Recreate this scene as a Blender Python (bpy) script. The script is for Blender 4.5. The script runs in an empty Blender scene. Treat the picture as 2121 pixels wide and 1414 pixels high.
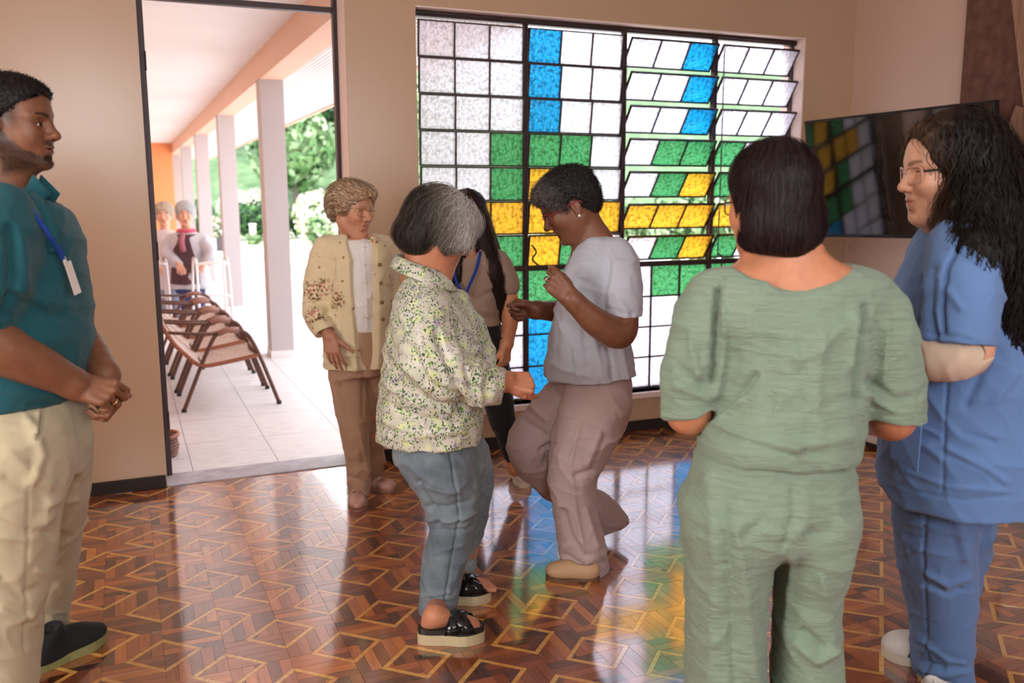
import bpy, math, random
import numpy as np
from mathutils import Matrix, Vector

# ------------------------------------------------------------------ camera
SC = bpy.context.scene
COL = SC.collection
IMW, IMH, FPX = 2121.0, 1414.0, 1860.93
YAW, PITCH, CAMH = math.radians(23.357), math.radians(9.099), 1.40
cam_d = bpy.data.cameras.new('camera')
cam = bpy.data.objects.new('camera', cam_d)
COL.objects.link(cam)
cam_d.sensor_width = 36.0
cam_d.lens = 36.0 * FPX / IMW
cam_d.clip_start = 0.05
cam.location = (0, 0, CAMH)
cam.rotation_euler = (math.pi / 2 - PITCH, math.radians(0.16), -YAW)
cam_d.dof.use_dof = True
cam_d.dof.focus_distance = 3.1
cam_d.dof.aperture_fstop = 2.8
SC.camera = cam

# ------------------------------------------------------------------ world, sun, fill lamps at unseen windows, exposure
world = bpy.data.worlds.new('sky')
SC.world = world
world.use_nodes = True
_bg = world.node_tree.nodes['Background']
_bg.inputs['Color'].default_value = (0.86, 0.92, 1.0, 1)
_bg.inputs['Strength'].default_value = 3.9
sun_d = bpy.data.lights.new('sun', 'SUN')
sun_d.energy = 3.5
sun_d.angle = math.radians(6)
sun_d.color = (1.0, 0.94, 0.86)
sun = bpy.data.objects.new('sun', sun_d)
COL.objects.link(sun)
sun.rotation_euler = Vector((0.42, 0.30, -1.0)).to_track_quat('-Z', 'Y').to_euler()

def area(name, loc, target, sx, sy, power, color):
    d = bpy.data.lights.new(name, 'AREA')
    d.shape = 'RECTANGLE'; d.size = sx; d.size_y = sy; d.energy = power; d.color = color
    o = bpy.data.objects.new(name, d); COL.objects.link(o)
    o.location = loc
    o.rotation_euler = (Vector(target) - Vector(loc)).to_track_quat('-Z', 'Y').to_euler()
    return o
# fill lamps added at unseen window openings, behind the camera and at left
area('rear_window_fill', (-0.30, -2.26, 2.25), (-0.30, 4, 2.25), 1.3, 1.0, 40, (0.93, 0.96, 1.0))
area('rear_window_fill', (2.25, -2.26, 1.95), (2.25, 4, 1.95), 2.0, 1.5, 12, (1.0, 0.93, 0.84))
area('side_window_fill', (-2.66, 0.9, 1.6), (4, 0.9, 1.6), 2.0, 1.6, 46, (1.0, 0.90, 0.78))

SC.view_settings.view_transform = 'Standard'
SC.view_settings.look = 'None'
SC.view_settings.gamma = 1.0
SC.view_settings.use_curve_mapping = False
SC.view_settings.exposure = 0.42
SC.cycles.max_bounces = 6
SC.cycles.diffuse_bounces = 3
SC.cycles.glossy_bounces = 3
SC.cycles.transmission_bounces = 5
SC.cycles.transparent_max_bounces = 8
SC.cycles.caustics_reflective = False
SC.cycles.use_adaptive_sampling = True
SC.cycles.adaptive_threshold = 0.06
SC.cycles.adaptive_min_samples = 12
SC.cycles.sample_clamp_indirect = 6.0
SC.cycles.use_denoising = True

# ------------------------------------------------------------------ helpers
random.seed(5)
RNG = np.random.default_rng(7)

def tag(o, label=None, cat=None, group=None, kind=None):
    if label: o['label'] = label
    if cat: o['category'] = cat
    if group: o['group'] = group
    if kind: o['kind'] = kind
    return o

def empty(name, loc=(0, 0, 0), rz=0.0):
    o = bpy.data.objects.new(name, None)
    COL.objects.link(o)
    o.location = loc; o.rotation_euler = (0, 0, rz)
    o.empty_display_size = 0.1
    return o

def make_mesh(name, V, F, mat=None, smooth=False, cols=None, facecols=None):
    me = bpy.data.meshes.new(name)
    V = np.asarray(V, np.float32).reshape(-1, 3)
    if isinstance(F, np.ndarray):
        nf, k = F.shape
        me.vertices.add(len(V)); me.vertices.foreach_set('co', V.ravel())
        me.loops.add(nf * k); me.loops.foreach_set('vertex_index', F.astype(np.int32).ravel())
        me.polygons.add(nf)
        me.polygons.foreach_set('loop_start', np.arange(0, nf * k, k, dtype=np.int32))
        me.update(calc_edges=True)
    else:
        me.from_pydata(V.tolist(), [], F)
        me.update()
    if smooth:
        me.polygons.foreach_set('use_smooth', np.ones(len(me.polygons), bool))
    if cols is not None:
        a = me.color_attributes.new('Col', 'FLOAT_COLOR', 'POINT')
        c = np.ones((len(V), 4), np.float32); c[:, :3] = cols
        a.data.foreach_set('color', c.ravel())
    if facecols is not None:
        a = me.attributes.new('tone', 'FLOAT_VECTOR', 'FACE')
        a.data.foreach_set('vector', np.asarray(facecols, np.float32).ravel())
    if mat is not None:
        me.materials.append(mat)
    return me

def obj(name, me, parent=None, loc=None):
    o = bpy.data.objects.new(name, me)
    COL.objects.link(o)
    if parent is not None: o.parent = parent
    if loc is not None: o.location = loc
    return o

class MB:
    """collects shapes into one mesh"""
    def __init__(s): s.v = []; s.f = []; s.fc = []
    def add(s, V, F, fc=None):
        n = len(s.v)
        s.v += [tuple(p) for p in V]
        s.f += [tuple(i + n for i in f) for f in F]
        if fc is not None: s.fc += [fc] * len(F)
        return s
    def box(s, x0, x1, y0, y1, z0, z1, fc=None, M=None):
        V = [(x, y, z) for x in (x0, x1) for y in (y0, y1) for z in (z0, z1)]
        if M is not None: V = [tuple(M @ Vector(p)) for p in V]
        F = [(0, 1, 3, 2), (4, 6, 7, 5), (0, 4, 5, 1), (2, 3, 7, 6), (0, 2, 6, 4), (1, 5, 7, 3)]
        return s.add(V, F, fc)
    def prism(s, poly, z0, z1, fc=None, axis=2):
        n = len(poly)
        def P(a, b, c): return (a, b, c) if axis == 2 else ((a, c, b) if axis == 1 else (c, a, b))
        V = [P(a, b, z0) for a, b in poly] + [P(a, b, z1) for a, b in poly]
        F = [tuple(range(n - 1, -1, -1)), tuple(range(n, 2 * n))]
        F += [(i, (i + 1) % n, n + (i + 1) % n, n + i) for i in range(n)]
        return s.add(V, F, fc)
    def tube(s, path, r, n=8, closed=False, fc=None):
        P = np.array(path, float); m = len(P)
        R = np.full(m, r, float) if np.isscalar(r) else np.array(r, float)
        T = np.gradient(P, axis=0)
        if closed: T = np.roll(P, -1, 0) - np.roll(P, 1, 0)
        T /= np.linalg.norm(T, axis=1)[:, None] + 1e-12
        up = np.array([0, 0, 1.0]) if abs(T[0, 2]) < .9 else np.array([1.0, 0, 0])
        A = np.cross(T[0], up); A /= np.linalg.norm(A)
        V = []; a = np.arange(n) * 2 * np.pi / n
        for i in range(m):
            A = A - T[i] * (A @ T[i]); A /= np.linalg.norm(A) + 1e-12
            B = np.cross(T[i], A)
            V += list(P[i] + R[i] * (np.cos(a)[:, None] * A + np.sin(a)[:, None] * B))
        F = []
        for i in range(m if closed else m - 1):
            j = (i + 1) % m
            F += [(i * n + k, i * n + (k + 1) % n, j * n + (k + 1) % n, j * n + k) for k in range(n)]
        if not closed:
            F += [tuple(range(n - 1, -1, -1)), tuple((m - 1) * n + k for k in range(n))]
        return s.add(V, F, fc)
    def mesh(s, name, mat, smooth=False):
        return make_mesh(name, s.v, s.f, mat, smooth, facecols=s.fc if s.fc else None)
    def build(s, name, mat, parent=None, smooth=False, bevel=0.0):
        o = obj(name, s.mesh(name, mat, smooth), parent)
        if bevel:
            m = o.modifiers.new('bevel', 'BEVEL'); m.width = bevel; m.segments = 2; m.limit_method = 'ANGLE'
        return o

def smooth_path(pts, n=8, closed=False):
    """Catmull-Rom resampling"""
    P = np.array(pts, float); m = len(P); out = []
    for i in range(m if closed else m - 1):
        p0 = P[(i - 1) % m] if (closed or i > 0) else 2 * P[0] - P[1]
        p1, p2 = P[i], P[(i + 1) % m]
        p3 = P[(i + 2) % m] if (closed or i + 2 < m) else 2 * P[-1] - P[-2]
        for k in range(n):
            t = k / n
            out.append(.5 * (2 * p1 + (p2 - p0) * t + (2 * p0 - 5 * p1 + 4 * p2 - p3) * t * t + (3 * p1 - p0 - 3 * p2 + p3) * t ** 3))
    if not closed: out.append(P[-1])
    return np.array(out)

# ------------------------------------------------------------------ materials
class NT:
    def __init__(s, name):
        s.m = bpy.data.materials.new(name); s.m.use_nodes = True
        s.t = s.m.node_tree; s.b = s.t.nodes['Principled BSDF']; s.out = s.t.nodes['Material Output']
    def n(s, typ, **kw):
        x = s.t.nodes.new(typ)
        for k, v in kw.items():
            if k.startswith('_'): setattr(x, k[1:], v)
            else:
                key = int(k[1:]) if k[0] == 'i' and k[1:].isdigit() else k.replace('__', ' ')
                s.set(x, key, v)
        return x
    def set(s, x, key, v):
        i = x.inputs[key]
        if isinstance(v, bpy.types.NodeSocket): s.t.links.new(v, i)
        elif isinstance(v, tuple) and len(v) == 3 and i.type == 'RGBA': i.default_value = (*v, 1)
        else: i.default_value = v
    def p(s, **kw):
        for k, v in kw.items(): s.set(s.b, k.replace('__', ' '), v)
        return s
    def coord(s, scale=(1, 1, 1), obj_space=True, rot=(0, 0, 0)):
        tc = s.n('ShaderNodeTexCoord')
        mp = s.n('ShaderNodeMapping', Vector=tc.outputs['Object' if obj_space else 'Generated'], Scale=scale, Rotation=rot)
        return mp.outputs[0]
    def noise(s, vec, scale, detail=3, rough=.5, dist=0.0):
        return s.n('ShaderNodeTexNoise', Vector=vec, Scale=scale, Detail=detail, Roughness=rough, Distortion=dist).outputs['Fac']
    def vor(s, vec, scale, feature='F1', out='Distance', rnd=1.0):
        x = s.n('ShaderNodeTexVoronoi', _feature=feature, Vector=vec, Scale=scale, Randomness=rnd)
        return x.outputs[out]
    def ramp(s, fac, stops, interp='LINEAR'):
        x = s.n('ShaderNodeValToRGB', Fac=fac); r = x.color_ramp; r.interpolation = interp
        while len(r.elements) < len(stops): r.elements.new(.5)
        for e, (p_, c) in zip(r.elements, stops):
            e.position = p_; e.color = (*c, 1) if len(c) == 3 else c
        return x.outputs['Color']
    def step(s, fac, a, b):
        return s.n('ShaderNodeMapRange', Value=fac, From__Min=a, From__Max=b).outputs[0]
    def mix(s, fac, a, b, blend='MIX'):
        x = s.n('ShaderNodeMix', _data_type='RGBA', _blend_type=blend)
        s.set(x, 0, fac); s.set(x, 6, a if not isinstance(a, tuple) else (*a, 1)); s.set(x, 7, b if not isinstance(b, tuple) else (*b, 1))
        return x.outputs[2]
    def math(s, op, a, b=0.0, c=None):
        x = s.n('ShaderNodeMath', _operation=op); s.set(x, 0, a); s.set(x, 1, b)
        if c is not None: s.set(x, 2, c)
        return x.outputs[0]
    def bump(s, h, strength=.3, dist=.01, normal=None):
        x = s.n('ShaderNodeBump', Height=h, Strength=strength, Distance=dist)
        if normal is not None: s.set(x, 'Normal', normal)
        s.set(s.b, 'Normal', x.outputs[0])
        return x.outputs[0]
    def attr(s, name):
        return s.n('ShaderNodeAttribute', _attribute_name=name)

def plain(name, col, rough=.6, metal=0.0, var=.06, scale=6.0, bump=0.0, bscale=60, **kw):
    t = NT(name); v = t.coord()
    f = t.noise(v, scale, 4)
    c2 = tuple(max(0, c * (1 - 2.2 * var)) for c in col)
    t.p(Base__Color=t.ramp(f, [(.25, c2), (.75, col)]), Roughness=rough, Metallic=metal, **kw)
    if bump: t.bump(t.noise(v, bscale, 3), bump, .004)
    return t.m
# ================================================================== the room
def lin(*c):
    """sRGB 0-255 to linear"""
    return tuple(((x / 255) / 12.92 if x / 255 <= .04045 else ((x / 255 + .055) / 1.055) ** 2.4) for x in c)

def wall_mat(name, col, rough=.42):
    t = NT(name); v = t.coord()
    t.p(Base__Color=t.ramp(t.noise(v, 1.6, 5), [(.3, tuple(c * .95 for c in col)), (.7, col)]), Roughness=rough)
    t.bump(t.noise(v, 140, 3), .06, .002)
    return t.m

M_wall = wall_mat('beige_wall_paint', lin(194, 160, 130), .25)
M_wallr = wall_mat('rose_wall_paint', lin(214, 180, 160), .5)
M_pink = wall_mat('pale_pink_paint', lin(240, 214, 204), .6)
M_ceil = wall_mat('ceiling_paint', lin(236, 226, 216), .7)
M_base = plain('dark_wood_skirting', lin(34, 16, 13), .6, var=.2, scale=9)
M_dark = plain('dark_brown_steel', lin(58, 36, 36), .45, var=.1, scale=20)
M_orange = wall_mat('orange_paint', lin(250, 158, 100), .7)
M_white = wall_mat('white_render_paint', lin(246, 240, 238), .7)
M_colm = wall_mat('pillar_paint', lin(200, 188, 187), .7)
M_beam = wall_mat('peach_beam_paint', lin(238, 196, 172), .7)

WY = 4.58            # inner face of the window wall
RX = 4.35            # right wall
CZ = 2.95
def struct(o): return tag(o, kind='structure')

# window wall with door and window openings
DX0, DX1, DZ1 = 0.125, 1.083, 2.74
WX0, WX1, WZ0, WZ1 = 1.446, 3.952, 0.235, 2.362
m = MB()
m.box(-2.62, DX0, WY, WY + .2, 0, CZ)
m.box(DX1, WX0, WY, WY + .2, 0, CZ)
m.box(WX1, RX + .2, WY, WY + .2, 0, CZ)
m.box(DX0, DX1, WY, WY + .2, DZ1, CZ)
m.box(WX0, WX1, WY, WY + .2, 0, WZ0)
m.box(WX0, WX1, WY, WY + .2, WZ1, CZ)
wall_back = struct(m.build('wall_back', M_wall))
# reveals (light painted linings of the openings)
m = MB()
m.box(DX1 - .002, DX1 + .004, WY + .012, WY + .198, 0, DZ1)
m.box(DX0 - .004, DX0 + .002, WY + .006, WY + .198, 0, DZ1)
m.box(WX1 - .003, WX1 + .004, WY - .002, WY + .198, WZ0, WZ1)
m.box(WX0, WX1, WY - .002, WY + .198, WZ1 - .003, WZ1 + .004)
m.box(WX0 - .02, WX1 + .02, WY - .03, WY + .198, WZ0 - .03, WZ0)
struct(m.build('trim_1', M_pink))
m = MB(); m.box(RX, RX + .2, -2.4, WY, 0, CZ)
struct(m.build('wall_right', M_wallr))
m = MB()   # left wall with a window opening
m.box(-2.82, -2.62, -2.4, -.1, 0, CZ); m.box(-2.82, -2.62, 1.9, WY + .2, 0, CZ)
m.box(-2.82, -2.62, -.1, 1.9, 0, .8); m.box(-2.82, -2.62, -.1, 1.9, 2.4, CZ)
struct(m.build('wall_left', M_wall))
m = MB()   # rear wall with two window openings
for a, b in ((-2.82, -.95), (.35, 1.25), (3.25, RX + .2)): m.box(a, b, -2.4, -2.2, 0, CZ)
for a, b, c, d in ((-.95, .35, 1.75, 2.75), (1.25, 3.25, 1.2, 2.7)): m.box(a, b, -2.4, -2.2, 0, c); m.box(a, b, -2.4, -2.2, d, CZ)
struct(m.build('wall_rear', M_wall))
m = MB(); m.box(-2.82, RX + .2, -2.4, WY + .2, CZ, CZ + .15)
struct(m.build('ceiling', M_ceil))
m = MB(); m.box(-2.62, DX0 - .004, WY - .016, WY, 0, .062); struct(m.build('baseboard_left', M_base, bevel=.003))
m = MB(); m.box(DX1 + .004, RX, WY - .016, WY, 0, .062); struct(m.build('baseboard_back', M_base, bevel=.003))
m = MB(); m.box(RX - .016, RX, -2.2, WY - .016, 0, .062); struct(m.build('baseboard_right', M_base, bevel=.003))

# ------------------------------------------------------------------ parquet floor: square tiles of slats, corners cut off by pale strips
def wood_mat():
    t = NT('varnished_parquet')
    at = t.attr('tone')
    sep = t.n('ShaderNodeSeparateXYZ', Vector=at.outputs['Vector'])
    tone, ang, rnd = sep.outputs[0], sep.outputs[1], sep.outputs[2]
    tc = t.n('ShaderNodeTexCoord')
    off = t.n('ShaderNodeCombineXYZ', X=t.math('MULTIPLY', rnd, 31.0), Y=t.math('MULTIPLY', rnd, 17.0))
    va = t.n('ShaderNodeVectorMath', _operation='ADD'); t.set(va, 0, tc.outputs['Object']); t.set(va, 1, off.outputs[0])
    vr = t.n('ShaderNodeVectorRotate', _rotation_type='Z_AXIS', Vector=va.outputs[0], Angle=ang)
    mp = t.n('ShaderNodeMapping', Vector=vr.outputs[0], Scale=(7, 95, 1))
    g = t.noise(mp.outputs[0], 1.0, 5, .6, .6)
    base = t.ramp(tone, [(0.0, lin(74, 32, 20)), (.3, lin(136, 66, 32)), (.6, lin(186, 98, 42)), (.82, lin(224, 130, 54)), (.9, lin(246, 176, 78)), (1.0, lin(252, 194, 96))])
    c = t.mix(t.step(g, .3, .75), t.mix(1.0, base, (.58, .52, .48), 'MULTIPLY'), base)
    sc = t.noise(tc.outputs['Object'], 60, 4, .6)
    t.p(Base__Color=c, Roughness=.42, Coat__Weight=1.0, Coat__Roughness=t.n('ShaderNodeMapRange', Value=t.noise(tc.outputs['Object'], 3, 4), To__Min=.07, To__Max=.13).outputs[0], Coat__IOR=2.8, IOR=1.5)
    b = t.n('ShaderNodeBump', Height=t.noise(mp.outputs[0], 1.4, 3), Strength=.10, Distance=.0006)
    t.set(t.b, 'Normal', b.outputs[0])
    b2 = t.n('ShaderNodeBump', Height=t.noise(tc.outputs['Object'], 16, 3), Strength=.055, Distance=.0025, Normal=b.outputs[0])
    t.set(t.b, 'Coat Normal', b2.outputs[0])
    return t.m
M_wood = wood_mat()
M_sub = plain('dark_floor_joint', lin(40, 22, 14), .7)

def proj_px(P):
    """world point(s) -> pixel in the 2121x1414 frame (used only to rank pieces by size)"""
    P = np.asarray(P, float); q = P - np.array([0, 0, CAMH])
    u = q[..., 0] * math.cos(YAW) - q[..., 1] * math.sin(YAW)
    v = q[..., 0] * math.sin(YAW) + q[..., 1] * math.cos(YAW)
    d = v * math.cos(PITCH) - q[..., 2] * math.sin(PITCH); w = v * math.sin(PITCH) + q[..., 2] * math.cos(PITCH)
    return IMW / 2 + FPX * u / d, IMH / 2 - FPX * w / d

def clip(poly, a, b, c):
    """keep a*x+b*y<=c"""
    out = []
    for i in range(len(poly)):
        p, q = poly[i], poly[(i + 1) % len(poly)]
        dp, dq = a * p[0] + b * p[1] - c, a * q[0] + b * q[1] - c
        if dp <= 0: out.append(p)
        if dp * dq < 0:
            t_ = dp / (dp - dq); out.append((p[0] + t_ * (q[0] - p[0]), p[1] + t_ * (q[1] - p[1])))
    return out
def inset(poly, g):
    n = len(poly); A = sum(poly[i][0] * poly[(i + 1) % n][1] - poly[(i + 1) % n][0] * poly[i][1] for i in range(n)) / 2
    if abs(A) < 4e-5: return None
    res = list(poly)
    for i in range(n):
        p, q = poly[i], poly[(i + 1) % n]; dx, dy = q[0] - p[0], q[1] - p[1]; L = math.hypot(dx, dy)
        if L < 1e-6: continue
        s = 1 if A > 0 else -1; nx, ny = dy / L * s, -dx / L * s
        res = clip(res, nx, ny, nx * p[0] + ny * p[1] - g)
        if len(res) < 3: return None
    return res

def build_floor():
    m = MB(); m.box(-2.62, RX, -2.2, WY, -.06, -.004); m.box(DX0, DX1, WY, WY + .2, -.06, -.012)
    fl = struct(m.build('floor', M_sub))
    S1, S2 = .1775, .1745; ox, oy = .036, 3.516
    DD, SW, NS, G = .114, .0155, 5, .0004
    rs = random.Random(3); pieces = []
    for i in range(-15, 25):
        for j in range(-33, 7):
            x0, y0 = ox + i * S1, oy + j * S2
            if x0 > RX or y0 > WY or x0 + S1 < -2.62 or y0 + S2 < -2.2: continue
            px, py = proj_px((x0 + S1 / 2, y0 + S2 / 2, 0)); v = (x0 * math.sin(YAW) + y0 * math.cos(YAW))
            vis = v > 1.0 and -250 < px < IMW + 250 and py < IMH + 350
            even = (i + j) % 2 == 0
            # even tile: pale strips cut corners (0,0) and (1,1); odd tile: (1,0) and (0,1)
            X = S1 / S1; corners = [(0, 0), (1, 1)] if even else [(1, 0), (0, 1)]
            sq = [(0, 0), (1, 0), (1, 1), (0, 1)]
            d0, d1 = DD / S1 - SW * 1.414 / S1, DD / S1
            regs = [None]; mid = sq
            for (cx, cy) in corners:
                a, b = (1 if cx == 0 else -1), (1 if cy == 0 else -1); off = a * cx + b * cy
                mid = clip(mid, -a, -b, -(d1 + off))
                tri = clip(sq, a, b, d0 + off)
                st = clip(clip(sq, a, b, d1 + off), -a, -b, -(d0 + off))
                regs.append((tri, 's')); regs.append((st, 'p', math.atan2(-a * S2, b * S1)))
            regs[0] = (mid, 's')
            along_x = even
            if not vis:
                pieces.append((0, [(x0, y0), (x0 + S1, y0), (x0 + S1, y0 + S2), (x0, y0 + S2)], (.5, 0, rs.random()))); continue
            for rg in regs:
                if rg[1] == 'p':
                    polys = [(rg[0], (rs.uniform(.88, 1.0), rg[2], rs.random()))]
                else:
                    polys = []
                    for k in range(NS):
                        a, b = k / NS, (k + 1) / NS
                        q = clip(clip(rg[0], 0, 1, b), 0, -1, -a) if along_x else clip(clip(rg[0], 1, 0, b), -1, 0, -a)
                        if len(q) < 3: continue
                        tn = rs.choice([rs.uniform(.22, .5), rs.uniform(.4, .7), rs.uniform(.6, .84), rs.uniform(.0, .22), rs.uniform(.3, .6)])
                        polys.append((q, (tn, 0 if along_x else math.pi / 2, rs.random())))
                for q, at in polys:
                    w = inset([(x0 + a * S1, y0 + b * S2) for a, b in q], G)
                    if not w: continue
                    w = [(min(max(a, -2.62), RX), min(b, WY)) for a, b in w]
                    if not inset(w, .0001): continue
                    c = np.mean(w, axis=0); qx, qy = proj_px(np.array([(a, b, 0) for a, b in w]))
                    ar = abs(np.sum(qx * np.roll(qy, -1) - np.roll(qx, -1) * qy)) / 2
                    mx, my = qx.mean(), qy.mean()
                    inn = 5 < mx < IMW - 5 and my < IMH - 5
                    # ignore what stands behind the people's legs
                    for (bx0, bx1, by0, by1) in ((0, 175, 0, 1300), (0, 215, 1280, 1414), (1412, 1600, 900, 1414), (1600, 1750, 900, 1414), (1850, 2015, 900, 1414), (855, 1010, 900, 1335), (1060, 1260, 800, 1200)):
                        if bx0 < mx < bx1 and by0 < my < by1: inn = False
                    pieces.append((ar if inn else 0, w, at))
    pieces.sort(key=lambda t_: -t_[0])
    for ar, w, at in pieces[:300]:
        mb = MB(); zt = -.0003 + .0006 * at[2]
        mb.prism(w, -.006, zt, at)
        mb.build('plank', M_wood, fl)
    mb = MB()
    for ar, w, at in pieces[300:]:
        mb.prism(w, -.006, -.0003 + .0006 * at[2], at)
    o = mb.build('parquet_pieces', M_wood, fl); o['kind'] = 'stuff'
    return fl
floor_obj = build_floor()

# ------------------------------------------------------------------ louvred stained-glass window
def glass_mat(name, col, clear):
    t = NT(name); v = t.coord()
    nt = t.t
    wn = t.n('ShaderNodeTexNoise', Vector=v, Scale=30, Detail=2); sv = t.n('ShaderNodeVectorMath', _operation='SCALE', Vector=wn.outputs['Color']); sv.inputs['Scale'].default_value = .02
    va = t.n('ShaderNodeVectorMath', _operation='ADD'); t.set(va, 0, v); t.set(va, 1, sv.outputs[0])
    n1 = t.vor(va.outputs[0], 58, 'SMOOTH_F1'); n2 = t.noise(v, 95, 2, .5, .4)
    h = t.math('ADD', n1, t.math('MULTIPLY', n2, .45))
    bp = t.n('ShaderNodeBump', Height=h, Strength=1.0, Distance=.008)
    # hammered sheet: sparkle and shading painted in as pale hollows and darker ridges
    lt = tuple(c * .70 + .30 for c in col); dk = tuple(c * (.84 if min(col) > .8 else .66) for c in col)
    pat = t.ramp(t.math('ADD', n1, t.math('MULTIPLY', t.math('SUBTRACT', n2, .5), .35)), [(.02, lt), (.20, col), (.42, col), (.62, dk)])
    tr = t.n('ShaderNodeBsdfTranslucent', Color=pat, Normal=bp.outputs[0])
    rf = t.n('ShaderNodeBsdfRefraction', Color=t.mix(1.0, pat, (1.15, 1.15, 1.15), 'MULTIPLY'), Roughness=.12, IOR=1.32, Normal=bp.outputs[0])
    gl = t.n('ShaderNodeBsdfGlossy', Color=(1, 1, 1), Roughness=.08, Normal=bp.outputs[0])
    tp = t.n('ShaderNodeBsdfTransparent', Color=clear)
    m1 = t.n('ShaderNodeMixShader', Fac=.5, i1=tr.outputs[0], i2=rf.outputs[0])
    m1b = t.n('ShaderNodeMixShader', Fac=.10, i1=m1.outputs[0], i2=tp.outputs[0])
    m2 = t.n('ShaderNodeMixShader', Fac=.05, i1=m1b.outputs[0], i2=gl.outputs[0])
    nt.links.new(m2.outputs[0], t.out.inputs['Surface'])
    return t.m
GL = {'W': glass_mat('white_hammered_glass', (.86, .835, .90), (.98, .96, 1.0)),
      'B': glass_mat('blue_hammered_glass', (.08, .52, .78), (.10, .52, .78)),
      'G': glass_mat('green_hammered_glass', (.24, .54, .32), (.24, .56, .34)),
      'Y': glass_mat('amber_hammered_glass', (.92, .64, .16), (.96, .72, .20))}
PATTERN = ['WWWBWWWWBWWW'] * 3 + ['WWGGGWWGGGWW', 'WWGYGWWGYGWW', 'WYYYYYYYYYYW', 'WWGYGWWGYGWW', 'WWGGGWWGGGWW'] + ['WWWBWWWWBWWW'] * 3

def build_window():
    root = struct(empty('window_1', (0, 0, 0)))
    FY = WY + .09
    px = [1.470, 2.100, 2.722, 3.352, 3.958]
    z0, z1, zt = .244, 1.005, 2.318
    # outer frame
    m = MB(); F = .028
    m.box(WX0 + .002, WX1 - .004, FY - .02, FY + .03, zt + .012, WZ1 - .004)
    m.box(WX0 + .002, WX1 - .004, FY - .02, FY + .03, WZ0 + .001, z0)
    m.box(WX0 + .002, px[0] - .012, FY - .02, FY + .03, z0, zt + .012)
    m.box(WX1 - .018, WX1 - .004, FY - .0, FY + .03, z0, zt + .012)
    m.box(px[0], px[4] - .03, FY - .014, FY + .024, z1 - .014, z1 + .012)
    m.box(WX0 + .01, WX1 - .01, FY - .032, FY - .02, zt + .022, zt + .034)
    m.build('frame', M_dark, root, bevel=.002)
    for k in range(1, 4):
        m = MB(); m.box(px[k] - .010, px[k] + .010, FY - .016, FY + .026, z0, zt + .012)
        m.box(px[k] - .004, px[k] + .004, FY - .03, FY - .016, z1 + .05, zt)
        m.build('mullion', M_dark, root, bevel=.002)
    pitch = (zt - z1) / 7
    tilt = [math.radians(4), math.radians(9), math.radians(35), math.radians(36)]
    for c in range(4):
        a, b = px[c] + .012, px[c + 1] - .012
        if c == 3: b = 3.936
        W = b - a
        for r in range(7):
            zc = zt - (r + .5) * pitch; hh = pitch / 2 - (.003 if c > 1 else .0006)
            s = empty('louvre_sash', ((a + b) / 2, FY - (.012 if c > 1 else .004), zc)); s.parent = root
            s.rotation_euler = (tilt[c] + math.radians(random.Random(c * 9 + r).uniform(-1, 1)), 0, 0)
            m = MB(); e = .008; t_ = .007
            m.box(-W / 2, W / 2, -t_, t_, hh - e, hh); m.box(-W / 2, W / 2, -t_, t_, -hh, -hh + e)
            for k in range(4):
                x = -W / 2 + e / 2 + k * (W - e) / 3
                m.box(x - e / 2, x + e / 2, -t_, t_, -hh + e, hh - e)
            m.build('sash_frame', M_dark, s)
            pw = (W - e) / 3
            for k in range(3):
                m = MB(); x = -W / 2 + e / 2 + (k + .5) * pw
                m.box(x - pw / 2 + e / 2 - .001, x + pw / 2 - e / 2 + .001, -.002, .002, -hh + e - .001, hh - e + .001)
                m.build('pane', GL[PATTERN[r][c * 3 + k]], s)
        s = empty('fixed_sash', ((a + b) / 2, FY, 0)); s.parent = root
        m = MB(); e = .009; rows = 4; ph = (z1 - .014 - z0) / rows; pw = W / 3
        for k in range(4): m.box(-W / 2 + k * pw - e / 2, -W / 2 + k * pw + e / 2, -.008, .008, z0, z1 - .014)
        for r in range(rows + 1): m.box(-W / 2, W / 2, -.008, .008, z0 + r * ph - e / 2, z0 + r * ph + e / 2)
        m.build('sash_frame', M_dark, s)
        for r in range(rows):
            for k in range(3):
                m = MB(); x = -W / 2 + k * pw; z = z1 - .014 - (r + 1) * ph
                m.box(x + e / 2 - .001, x + pw - e / 2 + .001, -.002, .002, z + e / 2 - .001, z + ph - e / 2 + .001)
                m.build('pane', GL[PATTERN[7 + r][c * 3 + k]], s)
    # opening rods and levers
    for k, (x, yy) in enumerate(((px[3] + .045, FY - .03),)):
        m = MB(); m.tube([(x, yy, zt - .02), (x, yy - .004, 1.5), (x, yy, z1 + .03)], .004, 6)
        m.tube(smooth_path([(x, yy, z1 + .05), (x + .012, yy - .03, z1 + .02), (x - .006, yy - .05, z1 - .04), (x + .008, yy - .04, z1 - .09)]), .005, 6)
        m.build('opening_rod', M_dark, root)
    m = MB(); m.tube(smooth_path([(px[1] + .03, FY - .02, z1 + .13), (px[1] + .045, FY - .045, z1 + .09), (px[1] + .025, FY - .04, z1 + .05), (px[1] + .06, FY - .05, z1 + .012)]), .005, 6)
    m.build('opening_lever', M_dark, root)
    return root
build_window()

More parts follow.
